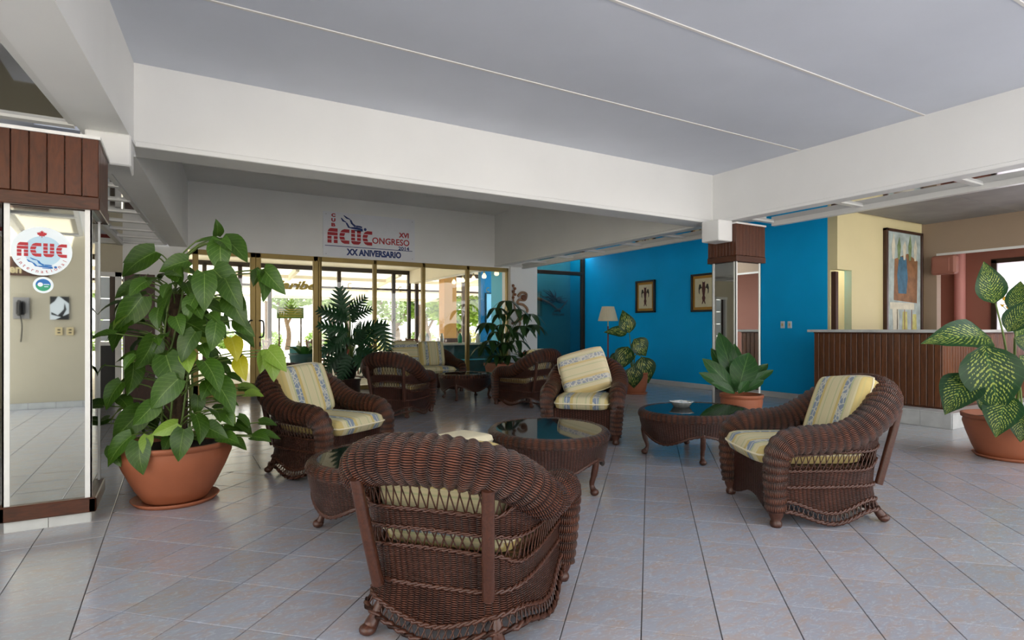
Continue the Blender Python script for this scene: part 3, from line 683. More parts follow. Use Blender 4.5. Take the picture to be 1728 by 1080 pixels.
# ================================================================ WICKER FURNITURE
RIM = [(.335, .355, .10), (.342, .362, .22), (.343, .368, .36), (.325, .370, .455), (.255, .370, .515), (.12, .370, .53), (-.02, .37, .54), (-.15, .37, .585), (-.27, .345, .665), (-.375, .27, .74), (-.44, .145, .783), (-.458, 0, .795)]
RAD = [.060, .065, .070, .077, .083, .086, .087, .09, .095, .099, .101, .102]
def seat_meshes(HW):                                # HW: half width at the arms, .37 for an armchair
    k = HW / .37
    half = [(x, y * k, z, r) for (x, y, z), r in zip(RIM, RAD)]
    full = half + [(x, -y, z, r) for x, y, z, r in reversed(half[:-1])]
    path = catmull(full, 5 if k < 1.3 else 7)
    # resample evenly so that the roll shows its rings
    P = [Vector(p[:3]) for p in path]; R = [p[3] for p in path]; L = [0]
    for i in range(1, len(P)): L.append(L[-1] + (P[i] - P[i - 1]).length)
    def at(s):
        j = 0
        while j < len(L) - 2 and L[j + 1] < s: j += 1
        t = (s - L[j]) / (L[j + 1] - L[j]); return P[j].lerp(P[j + 1], t), lerp(R[j], R[j + 1], t)
    N = int(L[-1] / 0.046) * 6
    pts = [at(L[-1] * i / N) for i in range(N + 1)]
    out = {}
    out['rolled_rim'] = (MB().tube([p for p, r in pts], [r for p, r in pts], 20, bumps=0.13).mesh('rolled_rim'), 'wicker_roll')
    # wall shell under the roll
    s0, s1 = 0.40, L[-1] - 0.40; NU = 96 if k < 1.3 else 130
    col = [at(lerp(s0, s1, i / NU)) for i in range(NU + 1)]
    BP = [(.30, .345), (.15, .340), (0, .333), (-.14, .32), (-.25, .296), (-.315, .252), (-.338, .185), (-.343, .09), (-.345, 0)]
    BP = [(x, y * k) for x, y in BP]; BP = catmull(BP + [(x, -y) for x, y in reversed(BP[:-1])], 8)
    BL = [0.0]
    for i in range(1, len(BP)): BL.append(BL[-1] + math.hypot(BP[i][0] - BP[i - 1][0], BP[i][1] - BP[i - 1][1]))
    yb = .325 * k; cols = []
    for ci, (T, r) in enumerate(col):
        s = BL[-1] * ci / NU; j = 0
        while j < len(BL) - 2 and BL[j + 1] < s: j += 1
        q = (s - BL[j]) / (BL[j + 1] - BL[j]); bx, by = lerp(BP[j][0], BP[j + 1][0], q), lerp(BP[j][1], BP[j + 1][1], q)
        tx, ty = BP[min(j + 2, len(BP) - 1)][0] - BP[max(j - 1, 0)][0], BP[min(j + 2, len(BP) - 1)][1] - BP[max(j - 1, 0)][1]; tl = math.hypot(tx, ty)
        nrm = Vector((ty / tl, -tx / tl, 0)); beta = sstep(.15, .85, -nrm.x)
        zt = T.z - 0.55 * r
        qs = max(0, min(1, (bx + .30) / .60)); qb = (by / yb + 1) / 2
        zb = lerp(.060 + .036 * cos(2 * pi * qs), .060 + .036 * cos(2 * pi * qb), beta)
        corner = 4 * beta * (1 - beta)
        arch = 0.035 * cos(pi * by / (2 * yb))
        b3 = lerp(.335, .375 + arch, beta); b4 = lerp(min(zt - .045, .452), .458 + arch, beta); b5 = lerp(zt - .04, .545 + arch, beta)
        cols.append(dict(T=Vector((T.x, T.y, zt)), B=Vector((bx, by, 0)), n=nrm, fl=.05 + .035 * corner, b=[zb, zb + .058, .235, b3, b4, b5, zt]))
    def pt(c, z, off=0.0):
        T, B = c['T'], c['B']
        if z >= .235:
            e = ((z - .235) / max(.05, T.z - .235)); e = min(1.05, e) ** 1.25
            p = Vector((lerp(B.x, T.x, e), lerp(B.y, T.y * .97, e), z))
        else:
            fl_ = c['fl'] * ((.235 - z) / .235) ** 1.6
            p = Vector((B.x, B.y, z)) + c['n'] * fl_
        return p + c['n'] * off
    acc = [0.0]
    for i in range(1, NU + 1): acc.append(acc[-1] + (pt(cols[i], .235) - pt(cols[i - 1], .235)).length)
    body = MB()
    for lo, hi in ((1, 2), (2, 3), (4, 5)):
        for off in (0.006, -0.010):
            G = [[pt(c, lerp(c['b'][lo], c['b'][hi], j / 5), off) for j in range(6)] for c in cols]
            if off < 0: G = G[::-1]
            A = acc if off > 0 else acc[::-1]
            body.grid(G, lambda i, j: (A[min(i, NU)], G[min(i, NU)][j].z))
    fr = []                                         # woven front apron between the arm posts
    for i in range(21):
        y = lerp(-.32 * k, .32 * k, i / 20); zb = .085 - .04 * cos(2 * pi * (i / 20)) - .01
        fr.append([Vector((.335 - .02 * (1 - (2 * i / 20 - 1) ** 2) * 0, y, lerp(zb, .36, j / 6))) for j in range(7)])
    body.grid(fr, lambda i, j: (i * .03 * k, fr[min(i, 20)][j].z))
    fr2 = [[p - Vector((.016, 0, 0)) for p in row] for row in fr[::-1]]
    body.grid(fr2, lambda i, j: (i * .03 * k, fr[0][j].z))
    out['woven_body'] = (body.mesh('woven_body'), 'wicker')
    lat = MB()
    def strands(lo, hi, sp, test=None, r=.0033):
        n = max(4, int(acc[-1] / sp)); lean = sp * 1.0
        for i in range(n):
            for sg in (-1, 1):
                a = acc[-1] * (i + .5) / n
                ps = []
                for q in range(4):
                    s = max(0, min(acc[-1], a + sg * lean * (q / 3 - .5)))
                    j = min(NU - 1, max(0, next((m for m in range(NU) if acc[m + 1] >= s), NU - 1)))
                    c = cols[j] if (s - acc[j]) < (acc[j + 1] - acc[j]) / 2 else cols[j + 1]
                    t = (s - acc[j]) / max(1e-6, acc[j + 1] - acc[j])
                    za = lerp(cols[j]['b'][lo], cols[j + 1]['b'][lo], t); zb_ = lerp(cols[j]['b'][hi], cols[j + 1]['b'][hi], t)
                    z = lerp(za - .008, zb_ + .008, q / 3)
                    ps.append(pt(cols[j], z, sg * .003).lerp(pt(cols[j + 1], z, sg * .003), t))
                if test and not test(ps[1]): continue
                if (ps[-1] - ps[0]).length < .03: continue
                lat.tube(ps, r, 4, caps=False)
    strands(0, 1, .028); strands(3, 4, .034); strands(5, 6, .034, lambda p: p.x < -.2)
    out['cane_lattice'] = (lat.mesh('cane_lattice'), 'cane')
    br = MB()
    def braid(fn, r, tw=2, filt=None):
        for q in range(tw):
            run = []
            for c in cols[::1]:
                z = fn(c); ok = filt is None or filt(c)
                i = len(run)
                if ok: run.append(pt(c, z + .007 * sin(i * 1.9 + pi * q), .008 + .005 * cos(i * 1.9 + pi * q)))
            if len(run) > 3: br.tube(run, r, 5)
    back = lambda c: c['T'].x < -.24
    braid(lambda c: c['b'][0], .010, 3); braid(lambda c: c['b'][1], .008); braid(lambda c: .235, .008); braid(lambda c: c['b'][3], .006); braid(lambda c: c['b'][4], .006)
    braid(lambda c: c['b'][5], .006, 2, back)
    out['braid_trim'] = (br.mesh('braid_trim'), 'cane')
    out['seat_deck'] = (MB().box((-.30, -.30 * k, .325), (.33, .30 * k, .35), bev=.008).mesh('seat_deck'), 'wicker')
    for nm, sg in (('l', 1), ('r', -1)):
        out['back_post_' + nm] = (MB().tube(catmull([(-.475, sg * .262 * k, .70), (-.435, sg * .248 * k, .50), (-.372, sg * .228 * k, .225)], 4), .024, 12).mesh('back_post'), 'cane')
        out['rear_leg_' + nm] = (MB().tube(catmull([(-.29, sg * .22 * k, .24), (-.315, sg * .238 * k, .14), (-.345, sg * .255 * k, .07), (-.372, sg * .268 * k, .03)], 4), [.022] * 8 + [.024, .026, .028, .028, .022], 10).ball((-.376, sg * .271 * k, .026), .032, 10, 6, (1.1, 1.1, .8)).mesh('leg'), 'cane')
        out['front_leg_' + nm] = (MB().lathe([(0, 0), (.030, 0), (.036, .015), (.034, .03), (.028, .04), (.042, .07), (.046, .10), (.046, .14), (0, .14)], 14, (.335, sg * .355 * k, 0)).mesh('leg'), 'cane')
    return out
_seat = {}
def seat(name, HW, loc, ang, label, cat, group):
    if HW not in _seat: _seat[HW] = seat_meshes(HW)
    root = empty(name, (loc[0], loc[1], 0), math.radians(ang), label=label, cat=cat, group=group)
    for key, (me, mt) in _seat[HW].items():
        nm = 'back_post' if key.startswith('back_post') else 'leg' if '_leg_' in key else key
        o = link(nm, me, mt, root)
        if nm == 'cane_lattice': o['kind'] = 'stuff'
    return root
def cushion_mesh(w, h, t, e=0.30, n=22, sag=0.0):
    mb = MB()
    def S(a, p): return math.copysign(abs(a) ** p, a)
    for sgn in (1, -1):
        G = []
        for i in range(n + 1):
            row = []
            for j in range(n + 1):
                a, b = -1 + 2 * i / n, -1 + 2 * j / n
                # rounded square outline
                f = 1.0 - 0.075 * (abs(a) * abs(b)) ** 3.5
                thick = ((1 - abs(a) ** 9) * (1 - abs(b) ** 9)) ** 0.40
                z = sgn * t / 2 * thick * (1 + .10 * (1 - a * a) * (1 - b * b)) - sag * (1 - a * a) * (1 - b * b)
                row.append((a * f * w / 2, b * f * h / 2, z))
            G.append(row)
        if sgn < 0: G = G[::-1]
        mb.grid(G, lambda i, j: ((i / n) if sgn > 0 else 1 - i / n, j / n))
    # piping round the seam
    ring = []
    for q in range(64):
        a = 2 * pi * q / 64; c, s_ = cos(a), sin(a); m = max(abs(c), abs(s_)); x, y = c / m, s_ / m
        f = 1.0 - 0.075 * (abs(x) * abs(y)) ** 3.5
        ring.append((x * f * w / 2, y * f * h / 2, 0))
    return mb, ring
_cu = {}
def cushion(root, kind, lm, w, h, t, mat, label, group, sag=0.0):
    key = (w, h, t, mat, sag)
    if key not in _cu:
        mb, ring = cushion_mesh(w, h, t, sag=sag); _cu[key] = (mb.mesh(kind), MB().tube(ring, .006, 6, closed=True).mesh('piping'))
    me, pip = _cu[key]
    mw = Matrix.Translation(root.location) @ Matrix.Rotation(root.rotation_euler[2], 4, 'Z') @ Matrix.Translation((0, 0, .35 * (root.scale[2] - 1) * 1.3)) @ lm
    o = empty(kind, (0, 0, 0)); o.matrix_world = mw
    tag(o, label, 'cushion', group)
    link('cover', me, mat, o); link('piping', pip, 'fabric_cream', o)
    return o
def seat_lm(dx=0.0, dy=0.0, z=.418): return Matrix.Translation((.035 + dx, dy, z)) @ Matrix.Rotation(pi / 2, 4, 'Z')
def back_lm(dy=0.0, tilt=17, roll=0, dz=0.0, dx=-.015):   # local X across the chair, Y up the back, Z to the front
    m = frame((-.235 + dx, dy, .665 + dz), (0, 1, 0), (-sin(math.radians(tilt)), 0, cos(math.radians(tilt))))
    return m @ Matrix.Rotation(math.radians(roll), 4, 'Z')
GA = 'brown wicker armchairs of the lounge'; GC = 'striped lounge cushions'
chairs = [
    ('A', (1.115, 2.30), 43, 'brown wicker armchair nearest the viewer, seen from behind', 'fabric', 'fabric_across', 0, None),
    ('B', (3.62, 2.36), 150, 'brown wicker armchair turned sideways before the reception counter', 'fabric', 'fabric', 6, None),
    ('C', (1.11, 5.03), -57, 'brown wicker armchair facing right beside the large vine pot', 'fabric', 'fabric', 4, None),
    ('D', (2.74, 7.85), 48, 'wicker armchair seen from behind with its back to the loveseat gap, mid-room', 'fabric', 'fabric', 0, None),
    ('F', (4.85, 7.83), 103, 'dark wicker armchair turned away beside the square planter', 'fabric', 'fabric', 0, None),
    ('G', (3.93, 5.12), -134, 'wicker armchair facing forward with a tilted loose back cushion', 'fabric', 'fabric_worn', 17, None)]
who = {'A': 'nearest wicker armchair seen from behind', 'B': 'wicker armchair before the reception counter', 'C': 'wicker armchair beside the large vine pot', 'D': 'mid-room wicker armchair with its back to us',
       'F': 'dark wicker armchair beside the square planter', 'G': 'forward-facing wicker armchair'}
CH = {}
for key, loc, ang, label, m1, m2, roll, _ in chairs:
    if key == 'D': label = 'mid-room wicker armchair seen from behind, in front of the loveseat'
    r = seat('wicker_armchair', .37, loc, ang, label, 'armchair', GA); CH[key] = r
    if key == 'A': r.scale = (1, 1, .91)
    cushion(r, 'seat_cushion', seat_lm(.045), .59, .70, .135, m1, 'striped cream seat cushion on the ' + who[key], GC)
    if key == 'G': lm = back_lm(-.03, 22, roll, .045, .06)
    else: lm = back_lm(0.0, 19 if key != 'B' else 22, roll, -.08 if key == 'A' else 0.0)
    cushion(r, 'back_cushion', lm, .55, .47 if key != 'G' else .52, .15, m2, ('tilted striped' if key == 'G' else 'striped cream') + ' back cushion on the ' + who[key], GC)
# loveseat against the glazing
ls = seat('wicker_loveseat', .66, (4.13, 10.42), -88, 'brown wicker loveseat with two back cushions against the glazed wall', 'sofa', None)
cushion(ls, 'seat_cushion', seat_lm(), 1.14, .64, .13, 'fabric', 'long striped seat cushion on the wicker loveseat', GC)
cushion(ls, 'back_cushion', back_lm(.275, 14, 0, .045), .54, .50, .15, 'fabric', 'loveseat back cushion with upright stripes, next to the square planter side', GC)
cushion(ls, 'back_cushion', back_lm(-.275, 14, 0, .06), .52, .50, .15, 'fabric_across', 'loveseat back cushion with stripes running across, by the split-leaf plant', GC)

# low oval tables with rolled rim, scalloped apron, cabriole legs and black glass
def table_meshes(a, b, zt):
    out = {}; n = 150
    rr = .045
    ell = [((a - rr) * cos(2 * pi * i / n), (b - rr) * sin(2 * pi * i / n), zt - rr) for i in range(n)]
    out['rolled_rim'] = (MB().tube(ell, rr, 16, closed=True, bumps=0.06, blen=.0415).mesh('rolled_rim'), 'wicker_roll')
    N = 120; G = []
    for i in range(N + 1):
        th = 2 * pi * i / N
        zb = .205 - .05 * cos(4 * th)
        row = []
        for j in range(9):
            z = lerp(zb, zt - .05, j / 8); f = lerp(.84, .99, min(1, max(0, (z - .13) / (zt - .18))) ** .7)
            row.append(Vector((a * f * cos(th), b * f * sin(th), z)))
        G.append(row)
    m = MB(); per = (a + b) * pi / N
    m.grid(G, lambda i, j: (i * per, G[min(i, N)][j].z)); G2 = [[Vector((p.x * .97, p.y * .97, p.z)) for p in r] for r in G[::-1]]
    m.grid(G2, lambda i, j: (i * per, G2[min(i, N)][j].z))
    out['woven_apron'] = (m.mesh('woven_apron'), 'wicker')
    br = MB()
    for q in range(2): br.tube([G[i][0] * 1.0 + Vector((0, 0, .006 * sin(i * 1.7 + q * pi))) for i in range(N)], .009, 5, closed=True)
    out['braid_trim'] = (br.mesh('braid_trim'), 'cane')
    out['glass_top'] = (MB().lathe([(0, zt - .014), (1, zt - .014), (1, zt - .005), (0, zt - .005)], 64, smooth=False, sx=a - .062, sy=b - .062).mesh('glass_top'), 'black_glass')
    legs = []
    for i, th in enumerate((45, 135, 225, 315)):
        c, s_ = cos(math.radians(th)), sin(math.radians(th)); e = lambda f, z: (a * f * c, b * f * s_, z)
        legs.append(e)
        out['leg_%d' % i] = (MB().tube(catmull([e(.86, .34), e(.90, .24), e(.87, .15), e(.83, .08), e(.87, .03)], 4), [.026] * 5 + [.024] * 4 + [.02] * 3 + [.018, .018, .02, .024, .028], 10).ball((a * .88 * c, b * .88 * s_, .026), .033, 10, 6, (1, 1, .8)).mesh('leg'), 'cane')
    for i in range(2):
        out['stretcher_%d' % i] = (MB().tube([legs[i](.87, .19), legs[i + 2](.87, .19)], .011, 8).mesh('stretcher'), 'cane')
    return out
_tab = {}
def table(loc, ang, label, a=.54, b=.47, zt=.44):
    k = (a, b, zt)
    if k not in _tab: _tab[k] = table_meshes(a, b, zt)
    r = empty('wicker_table', (loc[0], loc[1], 0), math.radians(ang), label=label, cat='table', group='low oval wicker tables')
    for key, (me, mt) in _tab[k].items(): link(key.split('_')[0] if key[-1].isdigit() else key, me, mt, r)
    return r
table((2.50, 3.72), 63, 'low oval wicker table with black glass before the tilted-cushion armchair')
table((1.14, 3.44), 20, 'low oval wicker table half hidden behind the nearest armchair', .50, .46)
table((4.30, 3.90), 10, 'low oval wicker table with a glass ashtray on it', .57, .50)
table((4.35, 9.0), 0, 'low oval wicker table in front of the loveseat', .50, .42, .44)
# ashtray
p = atz(1150, 688, .425); ash = empty('glass_ashtray', (p.x, p.y, .4355), label='round clear glass ashtray on the black glass table', cat='ashtray')
MB().lathe([(0, .0), (.075, .0), (.105, .045), (.112, .052), (.104, .052), (.092, .04), (.07, .014), (0, .014)], 28).build('bowl', 'cut_glass', ash)
for k in range(4):
    a = pi / 4 + k * pi / 2; MB().box((-.012, -.006, 0), (.012, .006, .008), Matrix.Translation((.106 * cos(a), .106 * sin(a), .050)) @ Matrix.Rotation(a, 4, 'Z'), bev=.002).build('rest', 'cut_glass', ash)
# footstool behind the nearest chair
p = atz(781, 736, .43); st = empty('wicker_footstool', (1.90, 3.02, 0), math.radians(20), label='small wicker footstool with a cream pad, tucked behind the nearest armchair', cat='footstool')
st.location = (p.x, p.y, 0)
MB().lathe([(.14, .10), (.165, .12), (.17, .30), (.18, .355), (.165, .37), (0, .37)], 30).build('woven_body', 'wicker', st)
for k in range(4):
    a = pi / 4 + k * pi / 2; MB().tube([(.14 * cos(a), .14 * sin(a), .14), (.15 * cos(a), .15 * sin(a), .0)], .018, 8).build('leg', 'cane', st)
mbc, _r = cushion_mesh(.34, .34, .08)
MB().add([Vector(v) + Vector((0, 0, .405)) for v in mbc.v], mbc.f, mbc.uv, True).build('pad', 'fabric_cream', st)
# ================================================================ PLANTS
def leaf_mesh(kind, n=9):
    mb = MB(); L = 1.0; G = []; UVs = []
    wf = {'heart': lambda t: 0.40 * (sin(pi * min(1, t * 0.93 + .07) ** 0.72)) ** .85 * (1 - .12 * t) if t < 1 else 0.0,
          'oval': lambda t: 0.245 * sin(pi * t ** .74) ** 1.0,
          'lance': lambda t: 0.17 * sin(pi * t ** .8) ** .8,
          'paddle': lambda t: 0.20 * sin(pi * t ** 1.25) ** .7 + .012}[kind]
    for i in range(n + 1):
        t = i / n; w = max(0.004, wf(t)); z = -0.22 * t * t + .05 * sin(pi * t)
        row = []
        for j in range(-3, 4):
            a = j / 3; back = (-.10 * abs(a) * (1 - t) ** 3 if kind == 'heart' else 0)
            row.append((t + back, a * w, z + .11 * abs(a) ** 1.2 * w / .3 * .6 + .012 * sin(t * 17 + a * 4) * abs(a)))
        G.append(row)
    mb.grid(G, lambda i, j: (i / n, (j - 3) / 3))
    return mb.mesh('leaf')
def lobed_mesh(n=8, ribs=True):                      # split leaf: lobes off a midrib
    mb = MB()
    for k in range(n):
        t = .08 + .80 * k / (n - 1); ln = .36 * sin(pi * (t * .75 + .18)) ; ang = math.radians(78 - 44 * t)
        for sg in (1, -1):
            G = []
            for i in range(5):
                q = i / 4; x = t + cos(ang) * ln * q; y = sg * sin(ang) * ln * q; w = .060 * (1 - q ** 2.6) + .005; z = -.22 * t * t - .18 * q * q * ln
                G.append([(x - w * sin(ang), y + sg * w * cos(ang) * .4, z), (x, y, z + .012), (x + w * sin(ang), y - sg * w * cos(ang) * .4, z)])
            if sg < 0: G = [r[::-1] for r in G]
            mb.grid(G, lambda i, j: (i / 4, (j - 1)))
    G = [[(t, -.035 * (1 - t) - .004, -.22 * t * t), (t, 0, -.22 * t * t + .012), (t, .035 * (1 - t) + .004, -.22 * t * t)] for t in [i / 8 for i in range(9)]]
    mb.grid(G, lambda i, j: (i / 8, (j - 1)))
    return mb.mesh('leaf')
def palmate_mesh(n=7):
    mb = MB()
    for k in range(n):
        az = 2 * pi * k / n; G = []
        for i in range(6):
            t = i / 5; w = .15 * sin(pi * t ** .9) ** .8 + .004; r = .08 + t; z = .10 * t - .75 * t * t
            r2 = r * .80
            G.append([(r2 * cos(az) - w * a * sin(az), r2 * sin(az) + w * a * cos(az), z + abs(a) * .02) for a in (-1, 0, 1)])
        mb.grid(G, lambda i, j: (i / 5, j - 1))
    return mb.mesh('leaf')
LM = {k: leaf_mesh(k) for k in ('heart', 'oval', 'lance', 'paddle')}; LM['lobed'] = lobed_mesh(); LM['palmate'] = palmate_mesh()
_lv = {}
def leaf(root, kind, mat, base, tip, wscale=1.0, nrm=None, roll=0.0):
    key = (kind, mat)
    if key not in _lv: _lv[key] = LM[kind].copy(); _lv[key].materials.append(M[mat])
    o = bpy.data.objects.new('leaf', _lv[key]); COL.objects.link(o); o.parent = root
    b = Vector(base) - root.location; t = Vector(tip) - root.location; x = t - b; L = x.length; x.normalize()
    z = Vector(nrm) if nrm else Vector((0, 0, 1)); z = z - x * z.dot(x)
    if z.length < 1e-3: z = x.orthogonal()
    z.normalize(); y = z.cross(x)
    m = Matrix((x, y, z)).transposed().to_4x4() @ Matrix.Rotation(roll, 4, 'X') @ Matrix.Diagonal((L, L * wscale, L, 1)); m.translation = b
    o.matrix_local = m
    return o
def tocam(p, up=0.35):
    v = Vector((-p[0], -p[1], 0)).normalized() + Vector((0, 0, up)); return v.normalized()
def pot(root, rb, rt, h, saucer=None, lip=.03, mat='terracotta', soil=.06):
    MB().lathe([(0, .012), (rb * .92, .012), (rb, .03), (lerp(rb, rt, .28), h * .25), (lerp(rb, rt, .68), h * .58), (lerp(rb, rt, .90), h * .80), (rt * .955, h - lip - .012), (rt * .955, h - lip), (rt, h - lip), (rt * 1.01, h - .008), (rt, h), (rt * .94, h), (rt * .92, h - soil), (0, h - soil)], 40).build('pot', mat, root)
    MB().lathe([(0, h - soil + .004), (rt * .91, h - soil + .004), (rt * .915, h - soil - .01)], 28).build('soil', 'soil', root)
    if saucer: MB().lathe([(0, 0), (saucer * .9, 0), (saucer, .03), (saucer * .97, .032), (saucer * .88, .011), (0, .011)], 40).build('saucer', mat, root)
def stem(root, pts, r0, r1, mat='stem_green', nm='stem', n=6):
    P = catmull([tuple(Vector(p) - root.location) for p in pts], 5); N = len(P)
    return MB().tube(P, [lerp(r0, r1, i / (N - 1)) for i in range(N)], n).build(nm, mat, root)

# --- tall climbing vine in the big pot beside the mirrored column
c = fl(297, 843); R1 = empty('potted_vine', (c.x, c.y, 0), label='tall climbing vine with heart-shaped leaves in a big terracotta pot', cat='potted plant')
pot(R1, .205, .372, .42, .275, .035)
random.seed(11)
pole = MB()
for k in range(7):
    a = 2 * pi * k / 7; pole.tube([(.045 * cos(a + z), .045 * sin(a + z), z) for z in [.34 + .1 * i for i in range(12)]], .03, 7)
pole.build('moss_pole', 'moss_pole', R1)
D1 = c.x * FW[0] + c.y * FW[1]
fw3 = Vector((FW[0], FW[1], 0)); rt3 = Vector((RT[0], RT[1], 0)); up3 = Vector((0, 0, 1))
vine = MB()
spots = []
prof = [(.36, .56), (.50, .58), (.65, .50), (.80, .48), (.95, .46), (1.10, .48), (1.25, .48), (1.40, .52), (1.50, .46), (1.60, .36)]
for i in range(150):
    z = random.uniform(.40, 1.62); rad = 0
    for (z0, r0), (z1, r1) in zip(prof[:-1], prof[1:]):
        if z0 <= z <= z1: rad = lerp(r0, r1, (z - z0) / (z1 - z0))
    a = random.uniform(0, 2 * pi); r = rad * random.uniform(.35, 1.0)
    if r > .34 and random.random() < .35: r *= .6
    d = rt3 * cos(a) + fw3 * (sin(a) * .8)
    if z < 1.0 and sin(a) < -.2 and abs(cos(a)) < .75 and z > .55: continue
    spots.append((d * r + up3 * z, d, None))
# leaves that can be told apart in the photograph: (base px, tip px, nearer-by)
ex = [(372, 405, 372, 462, .10), (372, 408, 330, 402, .05), (375, 402, 418, 432, .05), (366, 398, 368, 376, .0), (345, 462, 345, 522, .25), (360, 455, 405, 500, .15), (318, 440, 265, 455, .1), (262, 425, 198, 462, .12), (248, 428, 205, 440, .05),
      (232, 480, 190, 500, .1), (290, 490, 265, 545, .2), (240, 500, 195, 560, .2), (300, 540, 355, 560, .2), (215, 540, 180, 590, .2), (388, 500, 412, 548, .15), (400, 540, 425, 565, .1), (365, 545, 358, 590, .3), (330, 560, 300, 610, .3),
      (260, 570, 235, 625, .3), (225, 610, 222, 665, .2), (205, 645, 172, 690, .25), (200, 670, 222, 690, .2), (440, 460, 452, 505, .0), (445, 455, 478, 492, .0), (440, 455, 425, 480, 0), (447, 595, 440, 628, .1), (452, 590, 482, 622, .1), (455, 600, 465, 640, .12),
      (390, 570, 402, 605, .15), (404, 605, 412, 640, .1), (240, 690, 190, 745, .3), (262, 680, 225, 720, .35), (300, 715, 255, 735, .35), (310, 725, 300, 778, .38), (235, 745, 237, 800, .38), (222, 735, 172, 785, .35), (250, 735, 243, 770, .36), (190, 752, 200, 785, .3),
      (330, 700, 345, 745, .38), (375, 690, 392, 715, .25), (372, 738, 400, 742, .3), (345, 720, 380, 735, .3), (360, 640, 398, 690, .25), (300, 640, 250, 690, .35), (280, 600, 300, 660, .3), (345, 610, 375, 655, .3), (330, 500, 310, 540, .25), (380, 470, 405, 520, .18)]
for bx, by, tx, ty, near in ex:
    b = atd(bx, by, D1 - near + .03); t_ = atd(tx, ty, D1 - near - .04)
    yellow = (bx, by) in ((390, 570), (404, 605)); young = (bx, by) in ((447, 595), (452, 590), (455, 600), (250, 735), (300, 715))
    L = (t_ - b).length
    leaf(R1, 'heart', 'leaf_vine_yellow' if yellow else 'leaf_vine_young' if young else 'leaf_vine', b, b + (t_ - b) * (1.0 if L > .13 else .13 / L), random.uniform(.78, .95), tocam(b, .5) + Vector((random.uniform(-.6, .6), random.uniform(-.6, .6), random.uniform(-.2, .5))))
    q = b - R1.location; ax = Vector((0, 0, max(.4, q.z - .18)))
    vine.tube(catmull([ax, ax.lerp(q, .5) + Vector((0, 0, .05)), q], 4), .005, 5)
for pos, d, _ in spots:
    b = R1.location + pos; L = random.uniform(.10, .17)
    dr = (d * random.uniform(.4, 1.1) + up3 * random.uniform(-.9, .15) + rt3 * random.uniform(-.5, .5)).normalized()
    leaf(R1, 'heart', random.choice(['leaf_vine'] * 7 + ['leaf_vine_young']), b, b + dr * L, random.uniform(.85, 1.05), (d * .6 + up3 * .7 - fw3 * .35 + rt3 * random.uniform(-.3, .3)))
    ax = Vector((0, 0, max(.4, pos.z - .12))); vine.tube([ax, ax.lerp(pos, .55) + Vector((0, 0, .03)), pos], .0045, 4)
for k in range(8):                                  # aerial roots and runners along the pole
    a = k * .8; vine.tube(catmull([(.08 * cos(a), .08 * sin(a), .36), (.10 * cos(a + .6), .10 * sin(a + .6), .8), (.09 * cos(a + 1.5), .09 * sin(a + 1.5), 1.2), (.10 * cos(a + 2), .1 * sin(a + 2), 1.5)], 5), .008, 5)
vine.build('stems', 'stem_green', R1)

def explicit_plant(name, c, label, leaves, kind, mat, potargs, stems, dscale=1.0, wsc=1.0, cat='potted plant', smat='stem_green', sr=.014):
    root = empty(name, (c.x, c.y, 0), label=label, cat=cat)
    if potargs: pot(root, *potargs)
    D = c.x * FW[0] + c.y * FW[1]
    for bx, by, tx, ty, nb, nt, w in leaves:
        b = atd(bx, by, D - nb); t_ = atd(tx, ty, D - nt)
        leaf(root, kind, mat, b, t_, wsc * w, tocam(b, .55))
    for pts in stems:
        stem(root, [atd(x, y, D - q) for x, y, q in pts], sr, sr * .45, smat)
    return root
# --- variegated dumb cane in the large pot by the reception
c = fl(1708, 772)
explicit_plant('potted_dumb_cane', c, 'large variegated dumb cane in a terracotta pot by the reception counter',
    [(1672, 572, 1576, 562, .05, .25, 1.0), (1678, 512, 1663, 444, .0, .05, 1.25), (1660, 582, 1690, 700, .3, .45, 1.5), (1640, 632, 1596, 690, .2, .3, 1.55), (1650, 660, 1676, 708, .1, .1, .8), (1700, 665, 1680, 732, .35, .45, 1.5),
     (1725, 690, 1722, 742, .35, .45, 1.5), (1700, 560, 1745, 500, 0, .1, 1.2), (1712, 570, 1775, 600, .2, .3, 1.2), (1720, 600, 1790, 660, .2, .3, 1.2), (1715, 530, 1722, 470, -.1, -.15, 1.1), (1715, 570, 1760, 545, -.2, -.3, 1.1)],
    'oval', 'leaf_dumb_cane', (.27, .385, .40, .30, .035),
    [[(1705, 712, 0), (1703, 640, 0), (1695, 575, 0), (1680, 512, 0)], [(1705, 712, .02), (1697, 640, .05), (1672, 572, .05)], [(1700, 705, .05), (1690, 640, .15), (1660, 582, .3)], [(1690, 712, .05), (1668, 670, .12), (1640, 632, .2)], [(1700, 712, .05), (1702, 680, .2), (1700, 665, .35)],
     [(1710, 712, 0), (1712, 620, 0), (1715, 530, -.1)], [(1715, 712, .05), (1720, 650, .2), (1725, 690, .35)], [(1712, 650, .0), (1712, 600, .1), (1712, 570, .2)]])
# --- variegated dumb cane by the blue wall
c = fl(1071, 664)
explicit_plant('potted_dumb_cane', c, 'smaller variegated dumb cane in a terracotta pot before the blue wall',
    [(1062, 562, 1052, 524, 0, .05, 1.5), (1058, 562, 1022, 557, .0, .1, 1.1), (1070, 572, 1092, 600, .0, .05, 2.0), (1060, 585, 1045, 622, .2, .3, 1.7), (1083, 602, 1095, 646, .1, .2, 1.7), (1068, 618, 1070, 655, .25, .3, 1.8), (1045, 598, 1026, 612, .1, .1, 1.4)],
    'oval', 'leaf_dumb_cane_broad', (.19, .26, .40, .24, .03),
    [[(1068, 632, 0), (1066, 600, 0), (1062, 562, 0)], [(1068, 632, 0), (1066, 595, .0), (1070, 572, 0)], [(1068, 632, 0), (1062, 600, .15), (1060, 585, .2)], [(1068, 632, 0), (1072, 600, .05), (1083, 602, .1)], [(1068, 632, 0), (1067, 615, .2), (1068, 618, .25)]])
